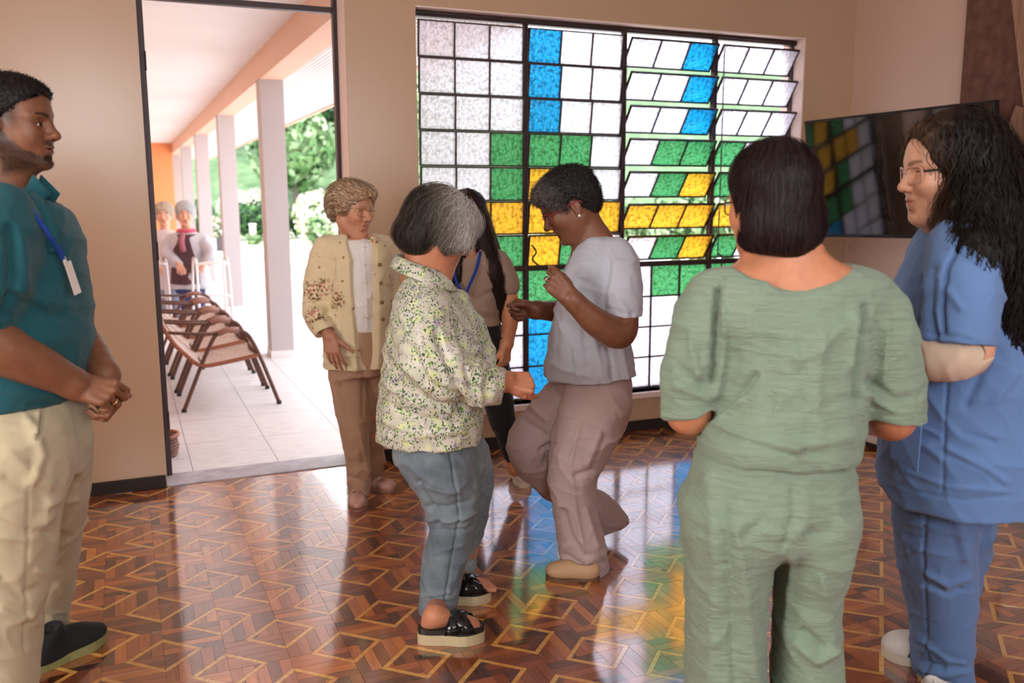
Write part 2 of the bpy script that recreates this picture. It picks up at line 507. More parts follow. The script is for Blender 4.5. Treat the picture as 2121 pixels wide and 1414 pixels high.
# ------------------------------------------------------------------ doorway frame, transom, threshold
def build_door():
    root = struct(empty('door_1'))
    y0, y1 = WY + .17, WY + .215
    m = MB(); m.box(DX0 - .01, .1585, y0, y1, 0, DZ1); m.build('jamb', M_dark, root, bevel=.002)
    m = MB(); m.box(1.060, DX1 + .01, y0, y1, 0, DZ1); m.build('jamb', M_dark, root, bevel=.002)
    m = MB(); m.box(.1585, 1.060, y0, y1, 2.330, 2.358); m.build('transom_bar', M_dark, root, bevel=.002)
    g = NT('clear_glass'); g.p(Base__Color=(1, 1, 1), Roughness=.0, Transmission__Weight=1.0, IOR=1.02)
    m = MB(); m.box(.1585, 1.060, y0 + .018, y0 + .022, 2.358, DZ1); m.build('transom_pane', g.m, root)
    for z in (.25, 1.1, 2.0):
        m = MB(); m.tube([(.1565, y0 - .003, z), (.1565, y0 - .003, z + .09)], .005, 8); m.build('hinge', M_dark, root)
build_door()
t = NT('grey_stone'); v = t.coord()
t.p(Base__Color=t.ramp(t.noise(v, 9, 6, .65), [(.3, lin(150, 140, 146)), (.7, lin(196, 188, 196))]), Roughness=.4)
m = MB(); m.box(DX0, DX1, WY - .004, WY + .2, -.012, .006)
o = m.build('threshold', t.m, bevel=.002); struct(o)

# ------------------------------------------------------------------ veranda outside the door
M_vtile = NT('pale_veranda_tile'); v = M_vtile.coord()
M_vtile.p(Base__Color=M_vtile.ramp(M_vtile.noise(M_vtile.coord((1, 6, 1)), 9, 5), [(.35, lin(214, 203, 202)), (.65, lin(230, 222, 221))]), Roughness=.45)
M_vtile = M_vtile.m
M_grout = plain('tile_joint', lin(176, 164, 162), .8)
def build_veranda():
    m = MB(); m.box(-.45, 3.2, WY + .2, 30, -.12, -.006); vf = struct(m.build('veranda_floor', M_grout))
    ts = .436
    me = {}
    for i in range(0, 8):
        for j in range(0, 44):
            x0 = .262 - ts + i * ts; y0 = WY + .2 + j * .58
            if x0 > 2.75: continue
            mb = MB(); mb.box(.0015, ts - .0015, .0015, .5785, -.006, .0)
            if 'a' not in me: me['a'] = mb.mesh('tile', M_vtile)
            if j < 36:
                o = obj('tile', me['a'], vf, (x0, y0, 0))
    # pillars
    for k in range(5):
        y = 8.06 + 3.6 * k
        p = struct(empty('pillar', (1.255, y + .12, 0)))
        mb = MB(); mb.box(-.098, .098, -.12, .12, .06, 2.40); mb.build('shaft', M_colm, p)
        mb = MB(); mb.box(-.106, .106, -.128, .128, 0, .06); mb.build('plinth', M_white, p)
    m = MB(); m.box(1.157, 1.353, WY + .2, 26, 2.395, 2.62); struct(m.build('beam', M_beam))
    m = MB(); m.box(-.6, 1.157, WY + .2, 26, 2.62, 2.74); struct(m.build('veranda_ceiling', M_white))
    m = MB(); m.box(1.353, 2.28, WY + .2, 26, 2.45, 2.50)
    so = struct(m.build('eave_soffit', M_white))
    mb = MB()
    for k in range(24):
        mb.box(1.37 + k * .036, 1.39 + k * .036, WY + .3, 26, 2.444, 2.451)
    mb.build('soffit_boards', M_white, so)['kind'] = 'stuff'
    m = MB(); m.box(2.28, 2.32, WY + .2, 26, 2.43, 2.56); struct(m.build('fascia', M_beam))
    m = MB(); m.box(-.6, -.45, WY + .2, 26, 0, 2.74); struct(m.build('wall_veranda', M_beam))
    m = MB(); m.box(-.6, 1.157, 21.9, 22.05, 0, 2.62); struct(m.build('wall_end', M_orange))
    # pitched roof slab above everything
    m = MB(); m.box(-3.2, 2.32, WY, 26, 2.745, 2.85); m.box(-3.2, RX + .6, -2.9, WY + .25, CZ + .15, CZ + .3); struct(m.build('roof', M_white))
build_veranda()

# ------------------------------------------------------------------ television on a swivel bracket
def build_tv():
    TL, TR = np.array([3.515, 4.045, 1.812]), np.array([3.700, 3.005, 1.834])
    a = TR - TL; W = np.linalg.norm(a); a /= W
    n = np.cross(a, [0, 0, 1.0]); n /= np.linalg.norm(n)   # towards the room or away
    if n[0] > 0: n = -n
    ti = math.radians(9)
    H = .645
    up = np.array([0, 0, 1.0]); dn = -(up * math.cos(ti)) - n * math.sin(ti) * 1.0
    nf = n * math.cos(ti) - up * math.sin(ti)       # screen faces slightly down
    dn = -np.cross(nf, a); dn = dn if dn[2] < 0 else -dn
    root = tag(empty('television', tuple((TL + TR) / 2 + dn * H / 2)), 'wide black flat television tilted forward on the rose wall, reflecting the window', 'television')
    R = Matrix(((a[0], -nf[0], -dn[0]), (a[1], -nf[1], -dn[1]), (a[2], -nf[2], -dn[2])))
    root.matrix_world = Matrix.Translation(Vector((TL + TR) / 2 + dn * H / 2)) @ R.to_4x4()
    mk = plain('black_plastic', (.012, .012, .013), .35, var=.1)
    sc = NT('dark_screen_glass'); sc.p(Base__Color=(.006, .006, .007), Roughness=.06, IOR=1.62, Specular__IOR__Level=.8)
    b = .011
    m = MB(); m.box(-W / 2, W / 2, 0, .045, -H / 2, H / 2); m.box(-W / 2 + .1, W / 2 - .1, .045, .075, -H / 2 + .05, H / 2 - .15)
    m.build('back_shell', mk, root, bevel=.006)
    for (x0, x1, z0, z1) in ((-W / 2, W / 2, H / 2 - b, H / 2), (-W / 2, W / 2, -H / 2, -H / 2 + b * 1.6), (-W / 2, -W / 2 + b, -H / 2, H / 2), (W / 2 - b, W / 2, -H / 2, H / 2)):
        m = MB(); m.box(x0, x1, -.006, .0, z0, z1); m.build('bezel', mk, root, bevel=.002)
    m = MB(); m.box(-W / 2 + b, W / 2 - b, -.003, .0, -H / 2 + b * 1.6, H / 2 - b); m.build('screen', sc.m, root)
    m = MB(); m.box(-.12, .12, .075, .1, -.12, .12); m.box(-.03, .03, .1, .62, -.04, .04); m.build('wall_bracket', mk, root)
    # power lead hanging down the wall
    m = MB(); x = RX - .006
    m.tube(smooth_path([(x - .02, 3.83, 1.30), (x, 3.81, 1.15), (x, 3.79, 1.05), (x, 3.815, .96), (x, 3.80, .87)]), .0045, 6)
    tag(m.build('power_cable', plain('brown_cable', lin(150, 108, 88), .5), smooth=True), 'thin brown cable hanging down the wall below the television', 'cable')
build_tv()

# ------------------------------------------------------------------ low sideboard and the timber-clad panel on the right wall
def build_sideboard():
    mt = plain('pale_grey_laminate', lin(206, 192, 184), .5, var=.03)
    mw = plain('white_laminate', lin(240, 228, 222), .35, var=.02)
    r = tag(empty('sideboard', (4.05, 3.3, 0)), 'low pale sideboard with white top standing under the television', 'sideboard')
    m = MB(); m.box(-.255, .275, -.85, .85, .03, .80); m.build('body', mt, r)
    m = MB(); m.box(-.24, .27, -.84, .84, 0, .03); m.build('plinth', M_base, r)
    m = MB(); m.box(-.29, .28, -.87, .87, .80, .835); m.build('top', mw, r, bevel=.004)
    for k in range(4):
        y = -.85 + k * .425
        m = MB(); m.box(-.274, -.256, y + .003, y + .422, .04, .79); d = m.build('door', mt, r, bevel=.003)
        m = MB(); m.box(-.288, -.275, y + (.37 if k % 2 == 0 else .04), y + (.385 if k % 2 == 0 else .055), .5, .64); m.build('handle', M_dark, d)
build_sideboard()

def build_panel():
    r = tag(empty('wall_panel', (RX - .02, 2.6, 0)), 'dark brown fabric-faced wall panel with crossed timber boards at the room corner', 'wall panel')
    t = NT('brown_wall_fabric'); v = t.coord((1, 1, 1))
    t.p(Base__Color=t.ramp(t.noise(v, 18, 5), [(.3, lin(92, 58, 48)), (.7, lin(120, 80, 66))]), Roughness=.9)
    t.bump(t.noise(v, 260, 2), .3, .002)
    m = MB(); m.box(-.012, .018, -1.4, 1.127, .86, CZ - .01); m.build('backing_panel', t.m, r)
    w = NT('weathered_timber'); v = w.coord((1, 40, 3))
    w.p(Base__Color=w.ramp(w.noise(v, 2.2, 6, .6), [(.3, lin(128, 92, 72)), (.7, lin(176, 136, 108))]), Roughness=.7)
    w.bump(w.noise(v, 5, 4), .4, .003)
    def board(p0, p1, wd, x):
        a = np.array(p1) - np.array(p0); L = np.linalg.norm(a); a /= L; nrm = np.array([-a[1], a[0]]) * wd / 2
        q = [np.array(p0) + nrm, np.array(p0) - nrm, np.array(p1) - nrm, np.array(p1) + nrm]
        m = MB(); m.prism([tuple(k) for k in q], x - .02, x, axis=0)
        m.build('timber_board', w.m, r, bevel=.003)
    # (y, z) offsets relative to the empty
    board((3.49 - 2.6, 2.94), (3.22 - 2.6, 1.70), .135, -.012)
    board((3.285 - 2.6, 1.84), (3.60 - 2.6, .90), .135, -.034)
    board((3.0 - 2.6, 2.94), (3.19 - 2.6, 1.72), .135, -.034)
build_panel()
# ================================================================== signed-distance modelling kit for people
def vv(*a): return np.array(a, np.float64)
def unit(a): a = np.asarray(a, float); return a / (np.linalg.norm(a) + 1e-12)
CP, SP = math.cos(PITCH), math.sin(PITCH)
def V(x, y, v):
    """photo pixel + distance in front of the camera -> point in the camera-yaw aligned frame (u right, v away, z up)"""
    a, b = (x - IMW / 2) / FPX, (IMH / 2 - y) / FPX
    k = v / (CP + b * SP)
    return vv(a * k, v, CAMH + (-SP + b * CP) * k)
def pix(P):
    u, v, z = P[:, 0], P[:, 1], P[:, 2] - CAMH
    d = v * CP - z * SP; w = v * SP + z * CP
    return IMW / 2 + FPX * u / d, IMH / 2 - FPX * w / d

class Field:
    def __init__(s): s.pr = []
    def add(s, fn, lo, hi, k=.02, op=1, tag_=None):
        s.pr.append((fn, np.asarray(lo, float), np.asarray(hi, float), k, op)); return s
    def ev(s, P, margin=.03):
        P = np.asarray(P, np.float32); d = np.full(len(P), .3, np.float32)
        X, Y, Z = P[:, 0], P[:, 1], P[:, 2]
        for fn, lo, hi, k, op in s.pr:
            if op == 2:                      # half-space cut applied everywhere
                f = fn(P); h = np.clip(.5 - .5 * (d - f) / k, 0, 1) if k > 0 else None
                d = np.maximum(d, f) if k <= 0 else d + (f - d) * h + k * h * (1 - h)
                continue
            mg = margin + k
            l, u = lo - mg, hi + mg
            ix = np.nonzero((Z > l[2]) & (Z < u[2]) & (X > l[0]) & (X < u[0]) & (Y > l[1]) & (Y < u[1]))[0]
            if len(ix) == 0: continue
            f = fn(P[ix]); e = d[ix]
            if op == 1:
                h = np.clip(.5 + .5 * (f - e) / k, 0, 1); d[ix] = f + (e - f) * h - k * h * (1 - h)
            else:
                f = -f; h = np.clip(.5 - .5 * (e - f) / k, 0, 1); d[ix] = e + (f - e) * h + k * h * (1 - h)
        return d
    def grad(s, P, e=.0015, mg=.03):
        g = np.zeros_like(P)
        for sx, sy, sz in ((1, -1, -1), (-1, -1, 1), (-1, 1, -1), (1, 1, 1)):
            o = vv(sx, sy, sz); g += o * s.ev(P + o * e, mg)[:, None]
        return g / (4 * e)
    # ---- primitives
    def cone(s, a, b, ra, rb, k=.02, op=1):
        a, b = np.asarray(a, float), np.asarray(b, float); ba = b - a; bb = ba @ ba + 1e-12; R = max(ra, rb); a32, b32, ib = a.astype(np.float32), ba.astype(np.float32), np.float32(1 / bb); ra, rb = np.float32(ra), np.float32(rb)
        def fn(P):
            x, y, z = P[:, 0] - a32[0], P[:, 1] - a32[1], P[:, 2] - a32[2]
            t = np.clip((x * b32[0] + y * b32[1] + z * b32[2]) * ib, 0, 1)
            x -= t * b32[0]; y -= t * b32[1]; z -= t * b32[2]
            return np.sqrt(x * x + y * y + z * z) - (ra + (rb - ra) * t)
        return s.add(fn, np.minimum(a, b) - R, np.maximum(a, b) + R, k, op)
    def chain(s, pts, k=.02, k0=None):
        """pts: list of (point, r)"""
        for i in range(len(pts) - 1):
            s.cone(pts[i][0], pts[i + 1][0], pts[i][1], pts[i + 1][1], (k0 if (i == 0 and k0) else k))
        return s
    def limb(s, pts, k=.02, k0=None, n=3):
        """smooth tapered tube through (point, r) knots"""
        A = np.array([[*p, r] for p, r in pts]); Q = smooth_path(A, n)
        return s.chain([(q[:3], q[3]) for q in Q], k, k0)
    def ell(s, c, r, R=None, k=.02, op=1):
        c = np.asarray(c, float); r = np.asarray(r, float); Rm = np.eye(3) if R is None else np.asarray(R, float)
        c32, M1, i1, rmin = c.astype(np.float32), (Rm / r).astype(np.float32), (1 / r).astype(np.float32), np.float32(-r.min())
        def fn(P):
            q = (P - c32) @ M1; q2 = q * i1
            k0 = np.sqrt(np.einsum('ij,ij->i', q, q)); k1 = np.sqrt(np.einsum('ij,ij->i', q2, q2)) + np.float32(1e-9)
            return np.where(k0 < 1e-6, rmin, k0 * (k0 - 1) / k1)
        e = np.abs(Rm) @ r
        return s.add(fn, c - e, c + e, k, op)
    def loft(s, rings, k=.02, op=1, rot=0.0, capk=.015):
        """rings: (z, cu, cv, a, b, n) - horizontal super-elliptic slices; rot turns the section about z"""
        A = np.array(sorted(rings, key=lambda r_: r_[0]), float)
        zz = np.linspace(A[0, 0], A[-1, 0], 160); T = np.empty((160, 5))
        for c in range(5):
            y = A[:, c + 1]; x = A[:, 0]
            if len(x) > 2:                      # monotone cubic
                hx = np.diff(x); dl = np.diff(y) / hx; mm = np.zeros(len(x)); mm[0], mm[-1] = dl[0], dl[-1]
                for i in range(1, len(x) - 1):
                    mm[i] = 0 if dl[i - 1] * dl[i] <= 0 else 2 * dl[i - 1] * dl[i] / (dl[i - 1] + dl[i])
                j = np.clip(np.searchsorted(x, zz) - 1, 0, len(x) - 2); t = (zz - x[j]) / hx[j]
                T[:, c] = (1 + 2 * t) * (1 - t) ** 2 * y[j] + t * (1 - t) ** 2 * hx[j] * mm[j] + t * t * (3 - 2 * t) * y[j + 1] + t * t * (t - 1) * hx[j] * mm[j + 1]
            else: T[:, c] = np.interp(zz, x, y)
        z0, z1 = A[0, 0], A[-1, 0]; cr, sr = math.cos(rot), math.sin(rot)
        def fn(P):
            z = np.clip(P[:, 2], z0, z1); f = (z - z0) / (z1 - z0) * 159; i = np.minimum(f.astype(int), 158); t = (f - i)[:, None]
            K = T[i] * (1 - t) + T[i + 1] * t
            du, dv = P[:, 0] - K[:, 0], P[:, 1] - K[:, 1]
            x, y = np.abs(du * cr + dv * sr) + 1e-6, np.abs(-du * sr + dv * cr) + 1e-6
            a, b, n = K[:, 2], K[:, 3], K[:, 4]
            q = ((x / a) ** n + (y / b) ** n) ** (1 / n)
            rr = np.sqrt(x * x + y * y)
            d = (rr - rr / np.maximum(q, 1e-4)) * .92
            d = np.maximum(d, -np.minimum(a, b))
            e = np.abs(P[:, 2] - .5 * (z0 + z1)) - .5 * (z1 - z0)
            h = np.clip(.5 - .5 * (d - e) / capk, 0, 1)
            return d + (e - d) * h + capk * h * (1 - h)
        mx = max(A[:, 3].max(), A[:, 4].max())
        return s.add(fn, [A[:, 1].min() - mx, A[:, 2].min() - mx, z0], [A[:, 1].max() + mx, A[:, 2].max() + mx, z1], k, op)
    def cut(s, p, n, k=.006):
        p, n = np.asarray(p, float), unit(n)
        return s.add(lambda P: (P - p) @ n, [-9] * 3, [9] * 3, k, 2)
    def chop(s, p, n, R, hollow=None, depth=.05, k=.005):
        """cut a sleeve or leg off flat at p (n points out of the opening) within radius R, and hollow it"""
        p, n = np.asarray(p, float), unit(n); p32, n32 = p.astype(np.float32), n.astype(np.float32)
        def fn(P):
            q = P - p32; return np.maximum(-(q @ n32), np.sqrt((q * q).sum(1)) - np.float32(R))
        s.add(fn, p - R, p + R, k, -1)
        if hollow: s.cone(p + n * .03, p - n * depth, hollow, hollow * .92, .006, -1)
        return s
    def sub(s, B, k=.03):
        """smoothly add another finished field"""
        lo, hi = B.bounds()
        return s.add(lambda P: B.ev(P, .05), lo, hi, k)
    def bounds(s):
        lo = np.min([p[1] for p in s.pr if p[4] == 1], axis=0); hi = np.max([p[2] for p in s.pr if p[4] == 1], axis=0)
        return lo, hi
    def mesh(s, h, lo=None, hi=None, refine=True):
        l0, h0 = s.bounds(); lo = l0 if lo is None else np.maximum(lo, l0 - 0.03); hi = h0 if hi is None else np.minimum(hi, h0 + .03)
        S = 4; lo = lo - 2.5 * h; nb = np.ceil((hi + 2.5 * h - lo) / (S * h)).astype(int) + 1
        cg = [lo[i] + np.arange(nb[i] + 1) * S * h for i in range(3)]
        G = np.stack(np.meshgrid(*cg, indexing='ij'), -1)
        Dc = s.ev(G.reshape(-1, 3), max(.03, 9 * h)).reshape(G.shape[:3])
        A = np.abs(Dc); mn = A[:-1, :-1, :-1].copy()
        for i in (0, 1):
            for j in (0, 1):
                for k in (0, 1): mn = np.minimum(mn, A[i:nb[0] + i, j:nb[1] + j, k:nb[2] + k])
        act = mn < S * h * 1.12
        up = lambda X: np.repeat(np.repeat(np.repeat(X, S, 0), S, 1), S, 2)
        D = up(Dc[:-1, :-1, :-1]).astype(np.float32); ma = up(act)
        ii = np.argwhere(ma)
        if len(ii) == 0: return np.zeros((0, 3)), np.zeros((0, 4), int), np.zeros((0, 3))
        D[ma] = s.ev(lo + ii * h, 6 * h)
        Sg = D < 0; cnt = np.zeros(tuple(n - 1 for n in D.shape), np.int8)
        for i in (0, 1):
            for j in (0, 1):
                for k in (0, 1): cnt += Sg[i:D.shape[0] - 1 + i, j:D.shape[1] - 1 + j, k:D.shape[2] - 1 + k]
        ce = np.argwhere((cnt > 0) & (cnt < 8)); idx = np.full(cnt.shape, -1, np.int32)
        idx[ce[:, 0], ce[:, 1], ce[:, 2]] = np.arange(len(ce))
        acc = np.zeros((len(ce), 3)); nn = np.zeros(len(ce))
        C = np.array([[i, j, k] for i in (0, 1) for j in (0, 1) for k in (0, 1)])
        dv = [D[ce[:, 0] + c[0], ce[:, 1] + c[1], ce[:, 2] + c[2]] for c in C]
        for a in range(8):
            for b in range(a + 1, 8):
                if np.abs(C[a] - C[b]).sum() != 1: continue
                x = (dv[a] < 0) != (dv[b] < 0); t = dv[a] / (dv[a] - dv[b] + 1e-12)
                acc += np.where(x[:, None], C[a] + (C[b] - C[a]) * t[:, None], 0); nn += x
        P = lo + (ce + acc / nn[:, None]) * h
        F = []
        for ax in range(3):
            o = [0, 0, 0]; o[ax] = 1
            n0 = tuple(slice(1, D.shape[q] - 1) if q != ax else slice(0, D.shape[q] - 1) for q in range(3))
            n1 = tuple(slice(1, D.shape[q] - 1) if q != ax else slice(1, D.shape[q]) for q in range(3))
            s0, s1 = Sg[n0], Sg[n1]; e = np.argwhere(s0 != s1)
            if len(e) == 0: continue
            fl = s0[e[:, 0], e[:, 1], e[:, 2]]
            e = e + np.array([0 if q == ax else 1 for q in range(3)])
            b_, c_ = (ax + 1) % 3, (ax + 2) % 3; q = []
            for db, dc in ((-1, -1), (0, -1), (0, 0), (-1, 0)):
                f = e.copy(); f[:, b_] += db; f[:, c_] += dc; q.append(idx[f[:, 0], f[:, 1], f[:, 2]])
            q = np.stack(q, 1); q[~fl] = q[~fl][:, ::-1]; F.append(q[(q >= 0).all(1)])
        F = np.concatenate(F)
        N = None
        if refine:
            g = s.grad(P, .0015, .012); g2 = (g * g).sum(1); dd = s.ev(P, .012)
            P = P - np.clip(dd / np.maximum(g2, .05), -h * .6, h * .6)[:, None] * g
            N = g / (np.sqrt(g2)[:, None] + 1e-9)
        return P, F, N

def wav(P, scale, seed, n=10, an=(1, 1, 1)):
    """cheap smooth noise: a sum of random plane waves, about -1..1"""
    r = np.random.default_rng(seed); out = np.zeros(len(P)); Q = P * np.asarray(an)
    for i in range(n):
        d = unit(r.normal(size=3)); f = scale * r.uniform(.6, 1.7)
        out += np.sin(Q @ d * f * 6.283 + r.uniform(0, 6.283))
    return out / math.sqrt(n) * .8

def folds(P, N, fl, front=True):
    """raise/lower cloth along strokes given as ((x,y),(x,y),...) in photo pixels, width px, height m"""
    x, y = pix(P); d = np.zeros(len(P))
    face = np.clip(-N[:, 1] * 2 + .3, 0, 1) if front else np.clip(N[:, 1] * 2 + .3, 0, 1)
    for pts, w, amp in fl:
        pts = np.array(pts, float); best = np.full(len(P), 1e9)
        for a, b in zip(pts[:-1], pts[1:]):
            ab = b - a; t = np.clip(((x - a[0]) * ab[0] + (y - a[1]) * ab[1]) / (ab @ ab + 1e-9), 0, 1)
            best = np.minimum(best, np.hypot(x - a[0] - t * ab[0], y - a[1] - t * ab[1]))
        L = 0.0
        d += 1.6 * amp * np.exp(-(best / w) ** 2) * face
    return d

class Person:
    def __init__(s, v0, base_px, label):
        s.v0 = v0
        b = V(base_px[0], base_px[1], v0)
        s.o = vv(b[0], v0, 0.0)
        c, n = math.cos(YAW), math.sin(YAW)
        wx, wy = s.o[0] * c + s.o[1] * n, -s.o[0] * n + s.o[1] * c
        s.root = tag(empty('person', (wx, wy, 0), -YAW), label, 'person')
    def pt(s, x, y, dv=0.0): return V(x, y, s.v0 + dv)
    def ring(s, y, xl, xr, b, dv=0.0, n=2.3):
        l, r = s.pt(xl, y, dv), s.pt(xr, y, dv)
        return (l[2], (l[0] + r[0]) / 2, s.v0 + dv, (r[0] - l[0]) / 2, b, n)
    def put(s, name, P, F, mat, cols=None, parent=None, smooth=True):
        me = make_mesh(name, P - s.o, F, mat, smooth, cols=cols)
        return obj(name, me, parent or s.root)
    def cloth(s, name, f, h, mat, fl=(), wr=(), back=(), cols=None, parent=None, cr=((4.5, .0075, 3, (1, 1, .8)),)):
        P, F, N = f.mesh(h)
        d = folds(P, N, fl) if fl else np.zeros(len(P))
        if back: d += folds(P, N, back, False)
        for sc, amp, seed, an in wr: d += amp * wav(P, sc, seed, 10, an)
        for sc, amp, seed, an in cr:      # sharp-edged creases
            w = wav(P, sc, seed + 900, 8, an); w2 = wav(P, sc * 2.1, seed + 950, 8, an)
            d += amp * ((1 - np.minimum(np.abs(w) * 1.6, 1)) ** 2 * np.clip(.5 + .8 * wav(P, sc * .6, seed + 970), 0, 1) - .25) + amp * .4 * ((1 - np.minimum(np.abs(w2) * 1.6, 1)) ** 2 - .25)
        P = P + N * d[:, None]
        return s.put(name, P, F, mat, cols(P, N) if cols else None, parent)

def join(parts):
    Vs, Fs, Cs, n = [], [], [], 0
    for P, F, c in parts:
        Vs.append(P); Fs.append(F + n); Cs.append(c); n += len(P)
    return np.concatenate(Vs), np.concatenate(Fs), np.concatenate(Cs)

def frame(fwd, up):
    """columns: x forward, y left, z up"""
    x = unit(fwd); y = unit(np.cross(up, x)); z = np.cross(x, y)
    return np.stack([x, y, z], 1)

class Loc(Field):
    """adds primitives in a local frame: world = c + s * R @ p"""
    def __init__(s, f, c, R, sc=1.0): s.f, s.c, s.R, s.s = f, np.asarray(c, float), R, sc
    def w(s, p): return s.c + s.R @ (np.asarray(p, float) * s.s)
    def cone(s, a, b, ra, rb, k=.02, op=1): s.f.cone(s.w(a), s.w(b), ra * s.s, rb * s.s, k * s.s, op); return s
    def ell(s, c, r, R=None, k=.02, op=1):
        Rm = s.R if R is None else s.R @ R
        s.f.ell(s.w(c), np.asarray(r) * s.s, Rm, k * s.s, op); return s
    def cut(s, p, n, k=.006): s.f.cut(s.w(p), s.R @ np.asarray(n, float), k); return s
    def loc(s, P): return (P - s.c) @ s.R / s.s

def rotx(a): c, s = math.cos(a), math.sin(a); return np.array([[1, 0, 0], [0, c, -s], [0, s, c]])
def roty(a): c, s = math.cos(a), math.sin(a); return np.array([[c, 0, s], [0, 1, 0], [-s, 0, c]])
def rotz(a): c, s = math.cos(a), math.sin(a); return np.array([[c, -s, 0], [s, c, 0], [0, 0, 1]])

def head(f, c, R, sc=1.0, nose=1.0, full=1.0, chin=1.0, smile=0.0, mouth=0.0, ears=True, old=0.0, lip=1.0):
    """adds a head to field f; local x = face, y = left, z = up; origin between the ears"""
    L = Loc(f, c, R, sc)
    L.ell((-.014, 0, .036), (.096, .075, .083), k=.01)
    L.ell((.022, 0, .030), (.064, .064, .070), k=.03)
    L.ell((.030, 0, -.032), (.054, .058 * full, .080), k=.035)
    for s in (1, -1):
        L.cone((-.008, s * .053 * full, -.048), (.052, s * .020, -.094), .019 * full, .017, k=.03)
        L.ell((.054, s * .036, -.030), (.024, .024, .026 * full), k=.022)         # cheek
        L.cone((.074, s * .012, .022), (.058, s * .046, .018), .012, .011, k=.018)   # brow
    L.ell((.062 + .006 * chin, 0, -.099), (.020, .023, .016), k=.020)
    L.ell((.070, 0, -.062), (.017, .029, .026), k=.022)                             # mouth barrel
    for s in (1, -1):
        L.ell((.090, s * .031, .001), (.018, .019, .0135), k=.014, op=-1)            # eye socket
        L.ell((.0665, s * .031, -.001), (.0165, .0165, .0135), k=.006)               # lids over the eyeball
    L.cone((.079, 0, .014), (.094 + .005 * nose, 0, -.022), .009, .0112 * nose, k=.014)
    L.ell((.0955 + .007 * nose, 0, -.028), (.0125 * nose, .0120 * nose, .0105), k=.008)
    for s in (1, -1):
        L.ell((.092, s * .0125 * nose, -.032), (.011, .0078, .0085), k=.006)
        L.ell((.099, s * .0065, -.0405), (.006, .0035, .004), k=.003, op=-1)
    up = smile * .006
    L.ell((.0845, 0, -.0555), (.0105 * lip, .021 + .004 * smile, .0062), k=.006)
    L.ell((.0825, 0, -.0680 - mouth * .020), (.0110 * lip, .018 + .003 * smile, .0072), k=.007)
    if mouth > 0:
        L.ell((.088, 0, -.0620 - mouth * .010), (.022, .019 + .004 * smile, .004 + .010 * mouth), k=.005, op=-1)
    else:
        L.ell((.096, 0, -.0615), (.012, .022 + .004 * smile, .0016), k=.0035, op=-1)
    for s in (1, -1):
        L.cone((.080, s * .017, -.034), (.066, s * (.031 + .004 * smile), -.066 + up), .0030, .0025, k=.010, op=-1)   # naso-labial fold
        if smile: L.ell((.066, s * (.037 * full), -.026 + up), (.018, .018, .018), k=.02)
        if old: L.cone((.062, s * .030, -.078), (.050, s * .034, -.098), .0025, .0025, k=.010, op=-1)
    L.ell((.082, 0, -.0850), (.008, .016, .006), k=.012, op=-1)                     # dimple above the chin
    if ears:
        for s in (1, -1):
            Re = rotz(s * .35) @ roty(-.15)
            L.ell((-.014, s * .0745, -.004), (.0185, .0085, .031), R=Re, k=.008)
            L.ell((-.010, s * .083, .000), (.0105, .006, .020), R=Re, k=.005, op=-1)
            L.ell((-.005, s * .0745, -.031), (.008, .006, .009), k=.006)
            L.cone((.000, s * .076, -.006), (.002, s * .076, -.012), .0045, .004, k=.005)
    return L

def face_cols(L, P, skin, lip=None, brow=None, browamt=.8, beard=None, stub=None, cheek=0.1):
    q = L.loc(P); c = np.tile(np.asarray(skin, float), (len(P), 1))
    def blend(m, col): 
        m = np.clip(m, 0, 1)[:, None]; c[:] = c * (1 - m) + np.asarray(col) * m
    n = wav(P, 18, 3); c *= (1 + .05 * n)[:, None]
    if cheek:
        for s in (1, -1):
            d = np.linalg.norm((q - vv(.058, s * .040, -.028)) / vv(.03, .026, .024), axis=1)
            blend(np.exp(-d * d) * cheek * 2, np.asarray(skin) * vv(1.12, .72, .66))
        d = np.linalg.norm((q - vv(.105, 0, -.03)) / vv(.02, .016, .014), axis=1); blend(np.exp(-d * d) * cheek * 2, np.asarray(skin) * vv(1.1, .74, .68))
    if beard is not None:
        zl = np.interp(q[:, 0], [-.012, .004, .022, .048, .066, .080, .10], [.02, -.006, -.036, -.060, -.066, -.077, -.079]) + .003 * wav(P, 60, 15)
        jaw = np.clip((zl - q[:, 2]) / .012, 0, 1) * np.clip((q[:, 0] + .016) / .012, 0, 1)
        mus = np.clip(1.4 - np.abs(q[:, 2] + .0470) / .006, 0, 1) * np.clip(1.5 - np.abs(q[:, 1]) / .024, 0, 1) * (q[:, 0] > .06)
        neck = np.clip((q[:, 2] + .128 - .25 * (q[:, 0] - .05)) / .02, 0, 1)
        blend(np.maximum(jaw * neck, mus * .9) * (.80 + .10 * wav(P, 120, 5)), beard)
    if lip is not None:
        m = np.clip(1.3 - np.linalg.norm((q - vv(.088, 0, -.0625)) / vv(.013, .021, .0095), axis=1), 0, .3) * 3
        blend(m, lip)
    if brow is not None:
        for s in (1, -1):
            t = np.clip((s * q[:, 1] - .012) / .036, -.2, 1.2); zc = .0215 + .006 * np.sin(np.clip(t, 0, 1) * 2.2)
            m = np.clip(1.6 - np.abs(q[:, 2] - zc) / (.0042 * (1.2 - .6 * np.clip(t, 0, 1))), 0, 1) * ((t > 0) & (t < 1)) * (q[:, 0] > .03)
            blend(m * browamt, brow)
    return c

